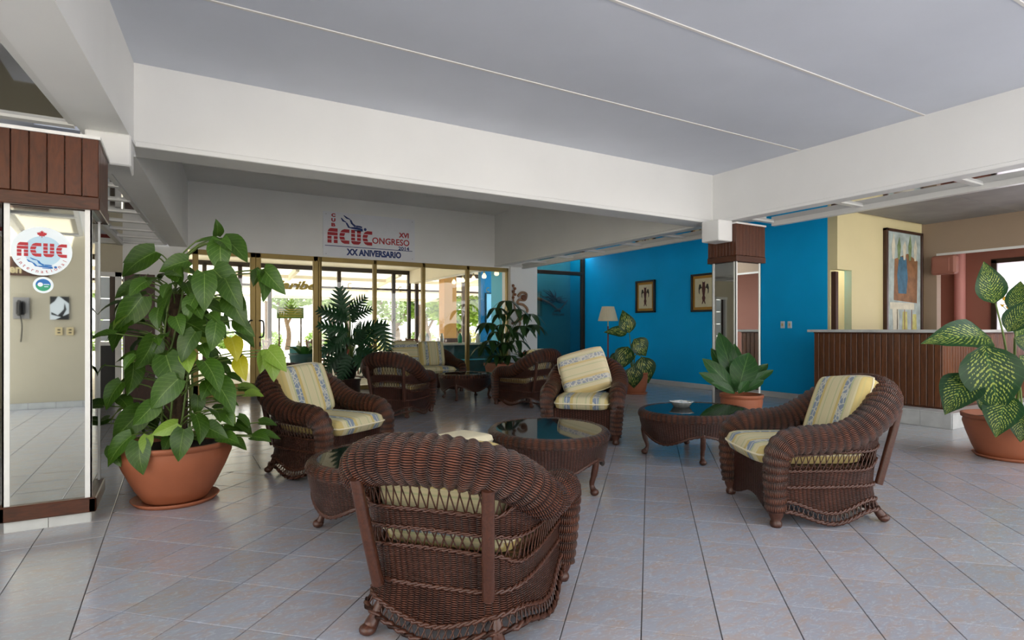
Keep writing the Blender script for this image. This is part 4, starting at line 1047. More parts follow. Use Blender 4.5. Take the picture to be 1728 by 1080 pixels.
# --- bird's-nest plant in front of the mirrored column
c = atd(1251, 700, 6.85); c.z = 0
explicit_plant('potted_broadleaf', c, 'broad green rosette plant in a terracotta pot at the mirrored column', 
    [(1244, 660, 1216, 562, 0, -.02, .75), (1246, 660, 1262, 596, .1, .15, 1.6), (1240, 662, 1193, 606, .05, .1, .8), (1236, 664, 1188, 628, .12, .2, .75), (1254, 660, 1304, 620, .0, .05, .6), (1256, 662, 1287, 640, .15, .22, 1.0), (1246, 664, 1262, 642, .2, .25, 1.3), (1250, 660, 1224, 590, -.1, -.15, .8), (1252, 658, 1284, 612, -.15, -.2, .7), (1240, 664, 1208, 645, .2, .3, .9), (1248, 660, 1240, 582, .02, .05, .7), (1252, 662, 1296, 608, -.05, -.1, .6), (1243, 662, 1204, 588, -.08, -.12, .7)],
    'paddle', 'leaf_fern', (.17, .245, .43, None, .04), [])
# --- split-leaf philodendron before the glazing
c = fl(584, 684); root = empty('potted_philodendron', (c.x, c.y, 0), label='dark split-leaf philodendron standing before the glazed doors', cat='potted plant')
D = c.x * FW[0] + c.y * FW[1]
MB().lathe([(0, .42), (.13, .42), (.17, .62), (.18, .63), (.165, .63), (.15, .60), (0, .60)], 28).build('pot', 'print_black', root)
MB().lathe([(0, 0), (.20, 0), (.215, .05), (.215, .36), (.235, .42), (.20, .43), (0, .42)], 30).build('woven_stand', 'wicker', root)
for bx, by, tx, ty, nb, nt in [(583, 545, 572, 490, 0, .1), (585, 540, 540, 520, .1, .2), (590, 530, 612, 503, 0, .1), (592, 535, 622, 520, 0, .05), (588, 560, 540, 545, .1, .2), (595, 565, 630, 545, .1, .15), (590, 570, 545, 590, .2, .3), (600, 560, 608, 545, .25, .3), (600, 580, 645, 545, .0, .0), (640, 545, 655, 590, 0, .1),
      (585, 590, 545, 625, .2, .25), (600, 590, 640, 595, .15, .2), (575, 600, 555, 560, .1, .1), (598, 600, 630, 630, .2, .25), (590, 600, 575, 640, .25, .3), (585, 610, 550, 605, .1, .2), (600, 610, 640, 615, .1, .15), (590, 580, 612, 560, .2, .3), (585, 560, 565, 575, .25, .3), (595, 545, 600, 520, -.1, -.1), (600, 575, 625, 575, .2, .3)]:
    b = atd(bx, by, D - nb); t_ = atd(tx, ty, D - nt); leaf(root, 'lobed', 'leaf_dark', b, t_ + (t_ - b) * .1, 1.1, tocam(b, .5) + Vector((random.uniform(-.3, .3), 0, 0)))
    stem(root, [atd(590, 628, D), atd(lerp(590, bx, .5), lerp(620, by, .6), D - nb * .5), b], .012, .006, 'stem_green')
stem(root, [atd(590, 628, D), atd(588, 600, D), atd(586, 560, D), atd(584, 545, D)], .04, .025, 'stem_brown', 'trunk', 8)
stem(root, [atd(575, 632, D - .2), atd(580, 620, D - .2), atd(588, 590, D - .2)], .02, .015, 'orange_bract', 'trunk')
# --- schefflera in a square terracotta planter
c = fl(846, 651); root = empty('potted_schefflera', (c.x, c.y, 0), label='umbrella tree with drooping leaflets in a square terracotta planter', cat='potted plant')
D = c.x * FW[0] + c.y * FW[1]
q = .26; MB().add([(-.2, -.2, 0), (.2, -.2, 0), (.2, .2, 0), (-.2, .2, 0), (-q, -q, .42), (q, -q, .42), (q, q, .42), (-q, q, .42)], [(3, 2, 1, 0), (0, 1, 5, 4), (1, 2, 6, 5), (2, 3, 7, 6), (3, 0, 4, 7)]).box((-q - .02, -q - .02, .42), (q + .02, -q + .03, .48)).box((-q - .02, q - .03, .42), (q + .02, q + .02, .48)).box((-q - .02, -q + .03, .42), (-q + .03, q - .03, .48)).box((q - .03, -q + .03, .42), (q + .02, q - .03, .48)).build('planter', 'terracotta', root)
MB().box((-q + .02, -q + .02, .40), (q - .02, q - .02, .43)).build('soil', 'soil', root)
for x, y, nb, sc in [(855, 508, .1, .34), (838, 520, .2, .30), (872, 522, .1, .32), (893, 530, .0, .34), (822, 545, .2, .32), (850, 548, .3, .30), (880, 550, .2, .32), (828, 575, .2, .34), (852, 578, .3, .3), (872, 575, .2, .34), (815, 585, .0, .28), (846, 530, -.1, .3), (865, 560, -.1, .3), (838, 560, -.1, .3), (860, 600, .2, .26), (900, 548, 0, .3), (836, 600, .2, .28)]:
    b = atd(x, y, D - nb); leaf(root, 'palmate', 'leaf_schefflera', b, b + (rt3 * cos(x) + fw3 * sin(x)) * sc * 1.25, 1.0, up3)
    stem(root, [atd(848, 612, D), atd(lerp(848, x, .45), lerp(590, y, .75), D - nb * .5), b], .010, .005, 'stem_green')
stem(root, [atd(845, 615, D), atd(846, 580, D), atd(850, 540, D)], .02, .012, 'stem_brown', 'trunk', 8); stem(root, [atd(852, 615, D), atd(851, 590, D), atd(862, 550, D)], .018, .012, 'stem_brown', 'trunk', 8)
# --- bromeliad on a low stand by the white pillar
c = fl(884, 648); root = empty('potted_bromeliad', (c.x, c.y, 0), label='brownish bromeliad in a dark bowl by the white pillar', cat='potted plant')
MB().lathe([(0, 0), (.16, 0), (.14, .05), (.07, .12), (.07, .40), (.2, .50), (.21, .56), (.19, .56), (0, .53)], 24).build('bowl', 'print_black', root)
for k in range(16):
    a = k * 2.4; rr_ = .16 + .12 * (k % 3) / 2; b = root.location + Vector((.04 * cos(a), .04 * sin(a), .55)); leaf(root, 'lance', 'leaf_vine' if k % 3 else 'leaf_dark', b, b + Vector((rr_ * cos(a), rr_ * sin(a), .22 - .06 * (k % 3))), 1.0)
for k in range(9):
    a = k * 2.1; MB().ball((.08 * cos(a), .08 * sin(a), .62 + .02 * (k % 4)), .035, 8, 6, (1, 1, 1.2)).build('bract', 'orange_bract', root)
# --- pot beyond the vine, near the corridor
c = fl(266, 664); root = empty('terracotta_pot', (c.x, c.y, 0), label='plain terracotta pot beyond the vine, at the corridor', cat='pot'); pot(root, .18, .26, .36, .2)
for k in range(8):
    a = k * .9; b = root.location + Vector((.05 * cos(a), .05 * sin(a), .3)); leaf(root, 'lance', 'leaf_dark', b, b + Vector((.25 * cos(a), .25 * sin(a), .55 - .1 * (k % 3))), 1.0)
# --- yellow flowers on the reception counter
pz = onU(1712, 555, 8.6); root = empty('flower_vase', (pz.x, pz.y, 1.19), label='vase of yellow flowers standing on the reception counter', cat='vase')
MB().lathe([(0, 0), (.05, 0), (.07, .08), (.045, .16), (.055, .19), (.045, .19), (.035, .15), (0, .03)], 20).build('vase', 'clear_glass', root)
for k in range(12):
    a = k * 2.4; tx = Vector((.11 * cos(a), .11 * sin(a), .24 + .17 * ((k * 5) % 7) / 7)); MB().tube([(0, 0, .05), tx * .6 + Vector((0, 0, .05)), tx], .004, 5).build('stem', 'stem_green', root)
    mb = MB()
    for j in range(6):
        b = j * pi / 3; mb.add([tx, tx + Vector((.03 * cos(b - .3), .03 * sin(b - .3), .012)), tx + Vector((.05 * cos(b), .05 * sin(b), .02)), tx + Vector((.03 * cos(b + .3), .03 * sin(b + .3), .012))], [(0, 1, 2, 3)])
    mb.ball(tx, .014, 8, 5); mb.build('flower', 'yellow_flower', root)
# ================================================================ RECEPTION, PICTURES, SIGNS
pl = struct('trim_17', MB().box((8.0, 3.30, 0), (11.74, 5.31, .185)), 'plinth_tile')
for k in range(6):
    a, b = lerp(3.302, 5.31, k / 6) + .0015, lerp(3.302, 5.31, (k + 1) / 6) - .0015
    MB().box((7.992, a, 0.002), (8.004, b, .175)).build('plinth_tile', 'plinth_tile', pl); MB().box((7.99, a, .176), (8.30, b, .192), bev=.003).build('step_tile', 'plinth_tile', pl)
for k in range(9):
    a, b = lerp(8.0, 11.0, k / 9) + .0015, lerp(8.0, 11.0, (k + 1) / 9) - .0015
    MB().box((a, 3.292, 0.002), (b, 3.304, .175)).build('plinth_tile', 'plinth_tile', pl); MB().box((a, 3.29, .176), (b, 3.52, .1915), bev=.003).build('step_tile', 'plinth_tile', pl)
ctr = empty('reception_counter', (8.3, 3.52, .19), label='slatted brown wood reception counter with pale worktop on a tiled step', cat='counter')
MB().box((.02, .02, 0), (.5, 1.68, .96)).box((.02, .02, 0), (2.9, .45, .96)).build('body', 'base_wood', ctr)
n = 21
for k in range(n):
    a, b = lerp(0.02, 1.69, k / n) + .003, lerp(.02, 1.69, (k + 1) / n) - .003
    MB().box((0, a, .02), (.022, b, .945), bev=.005).build('slat', 'counter_wood', ctr)
n = 40
for k in range(n):
    a, b = lerp(.0, 2.9, k / n) + .002, lerp(.0, 2.9, (k + 1) / n) - .002
    MB().box((a, 0, .02), (b, .022, .945), bev=.005).build('slat', 'counter_wood', ctr)
MB().box((-.004, -.004, 0), (.02, 1.69, .02)).box((0, -.004, 0), (2.9, .02, .02)).build('foot_rail', 'base_wood', ctr)
MB().box((-.004, -.004, .945), (.02, 1.69, .962)).box((0, -.004, .945), (2.9, .02, .962)).build('top_rail', 'base_wood', ctr)
MB().box((-.08, -.08, .962), (.56, 1.75, 1.0), bev=.006).box((.5, -.08, .962), (2.95, .52, 1.0), bev=.006).build('worktop', 'plinth_tile', ctr)

pt_ = empty('painting', (0, 5.30, 0), label='tall framed still-life painting on the yellow reception wall', cat='painting')
a, b, z0, z1 = 10.44, 11.66, .95, 2.92
for lo, hi in (((a, -.05, z0), (a + .045, .02, z1)), ((b - .045, -.05, z0), (b, .02, z1)), ((a, -.05, z1 - .045), (b, .02, z1)), ((a, -.05, z0), (b, .02, z0 + .045))): MB().box(lo, hi, bev=.004).build('frame_bar', 'picture_frame_wood', pt_)
cv = MB().box((a + .04, -.02, z0 + .04), (b - .04, .0, z1 - .04)).build('canvas', 'canvas_pale', pt_)
def patch(mat, pts, dep):
    W_, H_ = b - a, z1 - z0
    m = frame((a, -.0205 - dep, z0), (1, 0, 0), (0, 0, 1))
    MB().poly([(u * W_, v * H_) for u, v in pts], .0006, m).build('brushwork', mat, cv)
patch('canvas_brown', [(.22, .38), (.86, .36), (.88, .74), (.6, .80), (.24, .74)], 0)
patch('canvas_blue', [(.34, .44), (.56, .44), (.60, .58), (.56, .76), (.36, .77), (.31, .60)], .001)
patch('canvas_brown', [(.60, .40), (.84, .40), (.86, .70), (.66, .72)], .001)
patch('canvas_cream', [(.12, .30), (.78, .30), (.78, .36), (.12, .36)], .001)
patch('canvas_cream', [(.20, .12), (.34, .10), (.36, .24), (.30, .36), (.18, .34)], .002)
patch('canvas_yellow', [(.44, .05), (.60, .05), (.58, .28), (.46, .28)], .001)
patch('canvas_yellow', [(.72, .06), (.86, .06), (.84, .26), (.74, .26)], .001)
for k in range(5): u = .18 + .15 * k; patch('canvas_green' if k % 2 else 'canvas_cream', [(u, .74), (u + .05, .74), (u + .08, .86), (u + .04, .97 - .03 * (k % 3)), (u - .02, .86)], .002 + .0005 * k)
for k in range(3): u = .30 + .2 * k; patch('canvas_brown', [(u, .04), (u + .02, .04), (u + .02, .30), (u, .30)], .002)

def figure_picture(V0, V1, z0, z1, label, shift):
    r = empty('framed_picture', (9.1, 0, 0), label=label, cat='picture', group='framed figure pictures on the blue wall')
    for lo, hi in (((-.055, V0, z0), (0, V0 + .04, z1)), ((-.055, V1 - .04, z0), (0, V1, z1)), ((-.055, V0, z1 - .04), (0, V1, z1)), ((-.055, V0, z0), (0, V1, z0 + .04))): MB().box(lo, hi, bev=.004).build('frame_bar', 'black_frame', r)
    MB().box((-.025, V0 + .03, z0 + .03), (-.005, V1 - .03, z1 - .03)).build('gold_mat', 'mat_gold', r)
    MB().box((-.030, V0 + .095, z0 + .095), (-.024, V1 - .095, z1 - .095)).build('paper', 'mat_cream', r)
    cx, W_, H_ = (V0 + V1) / 2, V1 - V0, z1 - z0
    m = frame((-.0305, cx, (z0 + z1) / 2), (0, -1, 0), (0, 0, 1)) @ Matrix.Translation((0, 0, 0))
    H = H_ * .62; s = H
    def fp(mat, pts, nm):
        MB().poly([(x * s, y * s) for x, y in pts], .003, m).build(nm, mat, r)
    fp('figure_brown', [(-.07, .48), (-.03, .44), (.03, .44), (.07, .48), (.07, .30), (.10, .20), (.07, .0), (.05, -.12), (.09, -.22), (.06, -.34), (.10, -.48), (.06, -.47), (.0, -.36), (-.06, -.47), (-.10, -.48), (-.06, -.34), (-.09, -.22), (-.05, -.12), (-.07, 0), (-.10, .20), (-.07, .30)], 'figure')
    for sg in (1, -1):
        P = [(.10 * sg, .20), (.16 * sg, .36), (.23 * sg, .36), (.27 * sg, .20), (.26 * sg, .0), (.22 * sg, -.06), (.22 * sg, .12), (.17 * sg, .18)]
        fp('figure_dark', P if sg > 0 else P[::-1], 'wing')
    return r
figure_picture(9.33, 9.93, 1.56, 2.28, 'framed dark winged figure nearest the floor lamp on the blue wall', 0)
figure_picture(7.66, 8.30, 1.54, 2.30, 'framed dark winged figure partly behind the mirrored column', 0)
for x, nm in ((1321, 'light switch plate on the blue wall, nearer the mirrored column'), (1333, 'light switch plate on the blue wall, nearer the reception counter')):
    p = onU(x, 548, 9.1); s = empty('light_switch', p, label='ivory ' + nm, cat='switch', group='ivory switch plates on the blue wall')
    MB().box((-.012, -.038, -.06), (0, .038, .06), bev=.004).build('plate', 'sticker_white', s); MB().box((-.018, -.016, -.025), (-.011, .016, .025), bev=.003).build('rocker', 'socket_ivory', s)

# floor lamp
p = atd(1026, 555, 13.1); lp = empty('floor_lamp', (p.x, p.y, 0), label='floor lamp with pleated cream shade before the blue wall', cat='lamp')
MB().lathe([(0, 0), (.15, 0), (.15, .015), (.05, .035), (.016, .06), (0, .06)], 24).build('base', 'lamp_pole', lp)
MB().tube([(0, 0, .05), (0, 0, 1.26)], .018, 10).build('pole', 'lamp_pole', lp)
MB().tube([(0, 0, 1.26), (0, 0, 1.45)], .011, 10).ball((0, 0, 1.5), .04, 10, 8).build('socket', 'brass', lp)
N = 60; G = []
for i in range(N):
    k = 1 + (.018 if i % 2 else -.018); a = 2 * pi * i / N
    G.append([(.222 * k * cos(a), .222 * k * sin(a), 1.385), (.18 * k * cos(a), .18 * k * sin(a), 1.55), (.137 * k * cos(a), .137 * k * sin(a), 1.70)])
MB().grid(G, lambda i, j: (i / N, j), False, True).build('shade', 'lamp_shade', lp)
MB().tube([(.222 * cos(2 * pi * i / 40), .222 * sin(2 * pi * i / 40), 1.385) for i in range(40)], .006, 6, closed=True).tube([(.137 * cos(2 * pi * i / 40), .137 * sin(2 * pi * i / 40), 1.70) for i in range(40)], .006, 6, closed=True).build('shade_trim', 'fabric_cream', lp)

# salmon box on the jamb of the hall opening
p = onU(1596, 447, 11.7); s = empty('wall_box', (11.74, p.y, p.z - .17), label='salmon painted box fixed at the head of the hall opening', cat='box')
MB().box((-.16, -.19, 0), (0, .19, .33), bev=.03).build('housing', 'salmon_paint', s); MB().box((-.168, -.10, .05), (-.158, .15, .28), bev=.004).build('cover', 'salmon_paint', s)

# ---------------------------------------------------------------- lettering helpers: the striped block letters
def block_letter(ch):
    bands = [(0, .23), (.27, .47), (.52, .73), (.77, 1.0)]; out = []
    def spans(y):
        if ch == 'A':
            l = .0 if y < .62 else .34 * (1 - math.sqrt(max(0, 1 - ((y - .62) / .38) ** 2)))
            if y > .76 or .50 < y < .745: return [(l, 1)]
            return [(l, .40), (.62, 1)]
        if ch == 'C':
            e = 1 - math.sqrt(max(0, 1 - (2 * y - 1) ** 2)); l = .55 * e
            if y > .76 or y < .24: return [(l, 1)]
            return [(l, .46 + .25 * abs(2 * y - 1))]
        if y < .24:
            e = 1 - math.sqrt(max(0, 1 - ((.24 - y) / .24) ** 2)) if y < .24 else 0
            return [(.30 * e, 1 - .30 * e)]
        return [(0, .40), (.60, 1)]
    for a, b in bands:
        for k in range(4):
            y0, y1 = lerp(a, b, k / 4), lerp(a, b, (k + 1) / 4); ym = (y0 + y1) / 2; S0, S1 = spans(lerp(y0, ym, .1)), spans(lerp(y1, ym, .1))
            if len(S0) != len(S1): S0 = S1 = spans(ym)
            for (l0, r0), (l1, r1) in zip(S0, S1): out.append([(l0, y0), (r0, y0), (r1, y1), (l1, y1)])
    return out
def acuc(root, m, x0, y0, w, h, lw_gap=.04, mat='print_red'):
    lw = (w - 3 * lw_gap * w) / 4
    for k, ch in enumerate('ACUC'):
        mb = MB()
        for q in block_letter(ch): mb.poly([(x0 + k * (lw + lw_gap * w) + px * lw, y0 + py * h) for px, py in q], .0006, m)
        mb.build('letter', mat, root)
def strip(pts, w):
    L = []; R_ = []
    for i, p in enumerate(pts):
        a = pts[max(0, i - 1)]; b = pts[min(len(pts) - 1, i + 1)]; dx, dy = b[0] - a[0], b[1] - a[1]; l = math.hypot(dx, dy) or 1
        L.append((p[0] - dy / l * w[i], p[1] + dx / l * w[i])); R_.append((p[0] + dy / l * w[i], p[1] - dx / l * w[i]))
    return L[::-1] + R_
def diver(root, m, x0, y0, w, h, mat):              # two finned legs, body, tank, arm and head, swimming to the right
    mb = MB()
    for pts, ws in (([(0.10, .95), (.22, .80), (.36, .72)], [.012, .03, .014]), ([(.0, .78), (.08, .60), (.20, .52)], [.012, .03, .014]), ([(.36, .70), (.42, .48), (.56, .30)], [.022, .03, .034]), ([(.20, .50), (.30, .22), (.42, .20)], [.022, .028, .03]),
                    ([(.40, .20), (.60, .20), (.84, .14)], [.035, .055, .04]), ([(.58, .34), (.72, .32), (.82, .28)], [.03, .036, .03]), ([(.50, .06), (.70, .04), (.86, .08)], [.02, .026, .02])):
        mb.poly([(x0 + px * w, y0 + py * h) for px, py in strip(pts, [w_ * 1.5 for w_ in ws])], .0006, m)
    mb.poly([(x0 + (.94 + .055 * cos(a * pi / 5)) * w, y0 + (.17 + .10 * sin(a * pi / 5)) * h) for a in range(10)], .0006, m)
    return mb.build('diver_emblem', mat, root)
def word(root, m, body, cx, cy, w, h, mat, bold=0.0, shear=0.0):
    return link('lettering', fit_text(text_mesh(body, .1, .0006, shear, bold), w, h), mat, root, m @ Matrix.Translation((cx, cy, .0006)))
# wall banner
p0 = onV(545, 429, 11.395); p1 = onV(700, 436, 11.395); bw, bh = p1.x - p0.x, .86; bz = 2.605
bn = empty('wall_banner', (p0.x, 11.395, bz), label='white congress banner with red and blue lettering above the glazed doors', cat='banner')
MB().box((0, -.004, 0), (bw, 0.004, bh)).build('sheet', 'banner_white', bn)
m = frame((0, -.0045, 0), (1, 0, 0), (0, 0, 1))
X = lambda u: u * bw
Y = lambda v: (1 - v) * bh
acuc(bn, m, X(.045), Y(.70), bw * .47, bh * .33)
for k, ch in enumerate('CUB'): word(bn, m, ch, X(.105), Y(.075 + .108 * k), bw * .042, bh * .080, 'print_red', .006)
diver(bn, m, X(.185), Y(.40), bw * .27, bh * .36, 'print_navy')
word(bn, m, 'ONGRESO', X(.725), Y(.575), bw * .42, bh * .15, 'print_red', .002)
word(bn, m, 'XVI', X(.87), Y(.40), bw * .115, bh * .12, 'print_red', .004); word(bn, m, '2014', X(.87), Y(.715), bw * .125, bh * .085, 'print_navy', .003)
MB().box((X(.02), -.0055, Y(.772)), (X(.97), -.0045, Y(.757))).build('rule', 'print_navy', bn)
word(bn, m, 'XX ANIVERSARIO', X(.54), Y(.88), bw * .60, bh * .155, 'print_navy', .005)
for u, v in ((.03, .06), (.97, .06), (.03, .95), (.97, .95)): MB().tube([(X(u), -.010, Y(v)), (X(u), 0, Y(v))], .008, 8).build('screw', 'steel', bn)
# round stickers on the mirrored column
MVc = 4.4285
def disc(root, m, cx, cy, r, mat, nm, th=.0008, n=40, a0=0, a1=2 * pi):
    full = abs(a1 - a0 - 2 * pi) < 1e-6
    pts = [(cx + r * cos(lerp(a0, a1, i / n)), cy + r * sin(lerp(a0, a1, i / n))) for i in range(n if full else n + 1)]
    return MB().poly(pts, th, m).build(nm, mat, root)
p = onV(71, 424, MVc); sk = empty('round_sticker', (p.x, MVc, p.z), label='large round white sticker with striped red letters on the mirrored column', cat='sticker')
m = frame((0, 0, 0), (1, 0, 0), (0, 0, 1)); R = .146
disc(sk, m, 0, 0, R, 'sticker_white', 'disc', .001); m2 = frame((0, -.0012, 0), (1, 0, 0), (0, 0, 1)); m3 = frame((0, -.0020, 0), (1, 0, 0), (0, 0, 1))
disc(sk, m2, .005, .0, R * .62, 'print_pale_blue', 'globe', .0004)
acuc(sk, m3, -R * .80, -R * .23, R * 1.62, R * .56)
diver(sk, m3, -R * .48, -R * .72, R * .98, R * .46, 'print_blue')
maple = [(0, 1), (.12, .72), (.30, .80), (.24, .46), (.46, .62), (.54, .48), (.84, .50), (.72, .28), (.80, .16), (.42, -.10), (.46, -.24), (.06, -.18), (.04, -.55), (-.04, -.55), (-.06, -.18), (-.46, -.24), (-.42, -.10), (-.80, .16), (-.72, .28), (-.84, .50), (-.54, .48), (-.46, .62), (-.24, .46), (-.30, .80), (-.12, .72)]
MB().poly([(x * R * .20, R * .66 + y * R * .20) for x, y in maple][::-1], .0006, m3).build('maple_leaf', 'print_red', sk)
for k, ch in enumerate('international'):
    a = math.radians(-90 + (k - 6) * 10.6); me = text_mesh(ch, R * .20, .0005)
    link('lettering', me, 'print_red', sk, m3 @ Matrix.Translation((R * .84 * cos(a), R * .84 * sin(a), 0)) @ Matrix.Rotation(a + pi / 2, 4, 'Z'))
p = onV(73, 481, MVc); sk = empty('round_sticker', (p.x, MVc, p.z), label='small round sticker with blue and green picture below the large one', cat='sticker'); r = .049
disc(sk, m, 0, 0, r, 'sticker_white', 'disc', .001); disc(sk, m2, 0, 0, r * .74, 'print_blue', 'picture', .0005, 24, .0, pi); disc(sk, m2, 0, 0, r * .74, 'print_green', 'picture', .0005, 24, pi, 2 * pi)
disc(sk, m3, -r * .28, r * .05, r * .26, 'sticker_white', 'picture', .0005); MB().box((r * .05, -.0028, r * .02), (r * .6, -.0018, r * .14)).box((r * .1, -.0028, -r * .25), (r * .5, -.0018, -r * .14)).build('picture', 'print_pale_blue', sk)

# what the column mirror shows on the wall behind the viewer: telephone, notice, plaque, sockets
def seen_in_mirror(x, y):                            # virtual point behind the mirror plane, folded back to the rear wall
    q = onV(x, y, 2 * 4.43 + 2.2); return Vector((q.x, -2.18, q.z))
mm = frame((0, 0, 0), (-1, 0, 0), (0, 0, 1))
p = seen_in_mirror(36, 520); ph = empty('wall_telephone', p, label='black wall telephone seen reflected in the column mirror', cat='telephone')
MB().box((-.09, 0, -.16), (.10, .02, .16), bev=.006).build('backplate', 'grey_board', ph); MB().box((-.05, .015, -.10), (.05, .06, .10), bev=.015).build('body', 'black_plastic', ph)
MB().tube(catmull([(-.02, .06, .10), (0, .09, .09), (.0, .10, 0), (0, .09, -.08), (-.02, .06, -.10)], 4), .018, 8).build('handset', 'black_plastic', ph); MB().tube(catmull([(0, .05, -.1), (.02, .05, -.25), (.01, .03, -.42), (0, .02, -.5)], 5), .008, 6).build('cord', 'black_plastic', ph)
p = seen_in_mirror(101, 520); nt = empty('wall_notice', p, label='black and white notice with a curved bird shape reflected in the column mirror', cat='notice')
MB().box((-.115, 0, -.175), (.115, .006, .175)).build('sheet', 'sticker_white', nt); mq = frame((0, .0065, 0), (-1, 0, 0), (0, 0, 1))
MB().poly([(-.115, .175), (-.115, .07), (0.0, .175)], .001, mq).poly([(.115, .05), (.115, .175), (.02, .175), (.06, .10)], .001, mq).poly([(-.115, -.175), (.05, -.175), (-.115, -.08)], .001, mq).poly([(.10, -.1), (.10, -.06), (.02, -.11), (-.05, -.02), (-.06, .08), (-.085, -.02), (-.03, -.14)], .001, mq).build('print', 'print_black', nt)
p = seen_in_mirror(46, 450); pq = empty('wall_plaque', p, label='brown plaque behind the large round sticker, reflected in the column mirror', cat='plaque')
MB().box((-.26, 0, -.14), (.26, .02, .14), bev=.004).build('board', 'plaque_brown', pq)
me = fit_text(text_mesh('en', .1, .001, 0, .003), .14, .09)
for v in me.vertices: v.co.x = -v.co.x
link('lettering', me, 'socket_ivory', pq, mq @ Matrix.Translation((.13, -.06, .016)))
for k, x in enumerate((100, 119)):
    p = seen_in_mirror(x, 559); so = empty('wall_socket', p, label='ivory wall socket reflected in the mirror, ' + ('nearer the telephone' if k == 0 else 'nearer the mirror edge'), cat='socket', group='ivory sockets on the rear wall')
    MB().box((-.045, 0, -.06), (.045, .012, .06), bev=.004).build('plate', 'socket_ivory', so); MB().box((-.018, .011, .012), (.018, .014, .032)).box((-.018, .011, -.032), (.018, .014, -.012)).build('slots', 'print_black', so)

# driftwood behind the glass partition, vine sculpture by the pillar
p = onV(938, 508, 12.47); dr = empty('driftwood', p, label='dark branching driftwood hung behind the glass partition', cat='driftwood')
random.seed(5)
mb = MB()
for k in range(44):
    a = random.uniform(-.5, 3.6); L = random.uniform(.35, 1.15) * (1.2 if cos(a) < 0 else .6); pts = [(0, 0, 0)]; dx, dz = cos(a), sin(a) * .42
    for q in range(1, 5): pts.append((dx * L * q / 4 + random.uniform(-.05, .05), random.uniform(-.12, 0), dz * L * q / 4 + random.uniform(-.05, .07)))
    mb.tube(catmull(pts, 3), [lerp(.034, .006, i / 12) for i in range(13)], 6)
mb.build('branches', 'driftwood_dark', dr)
mb = MB(); mb.tube(catmull([(-1.3, -.1, .12), (-.8, -.05, .02), (-.3, -.05, -.15), (.05, -.05, -.35), (.3, -.05, -.28), (.6, -.1, .05)], 5), [.07, .07, .07, .07, .07, .065, .065, .06, .06, .06, .055, .055, .05, .05, .05, .045, .045, .04, .04, .035, .035, .03, .025, .02, .018, .015], 8); mb.build('main_limb', 'driftwood', dr); dr.scale = (.55, .6, .62)
p = onV(878, 520, 11.30); vs2 = empty('vine_sculpture', (p.x, 11.33, 0), label='curled dried vine and shell ornament on the white pillar', cat='ornament')
def rel(x, y, dv=0.0): q = onV(x, y, 11.325 - dv); return (q.x - vs2.location.x, q.y - 11.33, q.z)
MB().tube(catmull([rel(866, 480), rel(868, 492), rel(866, 500), rel(869, 520), rel(878, 545), rel(872, 560), rel(876, 590), rel(884, 602)], 5), .018, 8).build('vine', 'driftwood', vs2)
MB().tube(catmull([rel(874, 500), rel(880, 494), rel(888, 496), rel(886, 506), rel(876, 506), rel(874, 512), rel(884, 515), rel(890, 525), rel(878, 540), rel(864, 546)], 5), .03, 8).build('curl', 'driftwood', vs2)
MB().ball(rel(884, 502, .05), .07, 12, 8, (1.1, .7, .9)).build('shell', 'shell_brown', vs2)
for k in range(5): MB().ball(rel(866 + (k % 2) * 3, 482 + 5 * k, .02), .035, 8, 6).build('bud', 'shell_brown', vs2)
# ================================================================ BEYOND THE GLASS: dining room, terrace, garden
struct('floor_terrace', MB().box((-12, 11.45, -.2), (22, 24, -.012)), 'concrete')
struct('ground', MB().box((-60, 24, -.25), (70, 90, -.03)), 'sand')
struct('ceiling_dining', MB().box((-3, 11.56, 2.98), (7.25, 17.0, 3.1)).box((7.25, 13.62, 2.98), (12.5, 17.0, 3.1)), 'cream_paint')
struct('trim_18', MB().box((6.25, 11.6, 2.60), (6.5, 17.0, 2.98)), 'cream_paint')
struct('trim_19', MB().box((6.95, 15.9, .9), (7.35, 16.3, 2.98)), 'orange_paint')
struct('trim_20', MB().box((6.90, 15.85, 0), (7.40, 16.35, .92), bev=.01), 'door_wood')
struct('wall_dining', MB().box((7.3, 14.2, 0), (8.4, 14.35, 2.98)), 'dining_blue')
wb = empty('menu_board', (7.46, 14.18, 1.22), label='white board in a dark frame on the blue wall beyond the glass', cat='board')
MB().box((0, -.02, 0), (.36, 0, .95)).build('panel', 'sticker_white', wb)
for lo, hi in (((-.03, -.03, -.03), (0, 0, .98)), ((.36, -.03, -.03), (.39, 0, .98)), ((0, -.03, .95), (.36, 0, .98)), ((0, -.03, -.03), (.36, 0, 0))): MB().box(lo, hi).build('frame_bar', 'bronze_frame', wb)
# row of bare bulbs
for k, (x, y) in enumerate(((752, 479), (766, 475), (781, 472), (799, 469), (817, 465), (838, 460))):
    d = 1.35 * FPX / (HY - y); p = atd(x, y, d)
    nm = ['farthest', 'second farthest', 'third farthest', 'third nearest', 'second nearest', 'nearest'][k]
    b = empty('hanging_bulb', p, label=nm + ' glowing bulb of the row beyond the glass', cat='bulb', group='glowing bulbs in a row over the bar')
    MB().lathe([(0, -.075), (.035, -.07), (.058, -.04), (.055, -.005), (.03, .04), (.02, .06), (0, .06)], 14).build('bulb', 'bulb_glow', b); MB().tube([(0, 0, .055), (0, 0, .13)], .022, 8).build('socket', 'brass', b); MB().tube([(0, 0, .12), (0, 0, 2.985 - p.z)], .005, 5).build('cord', 'print_black', b)
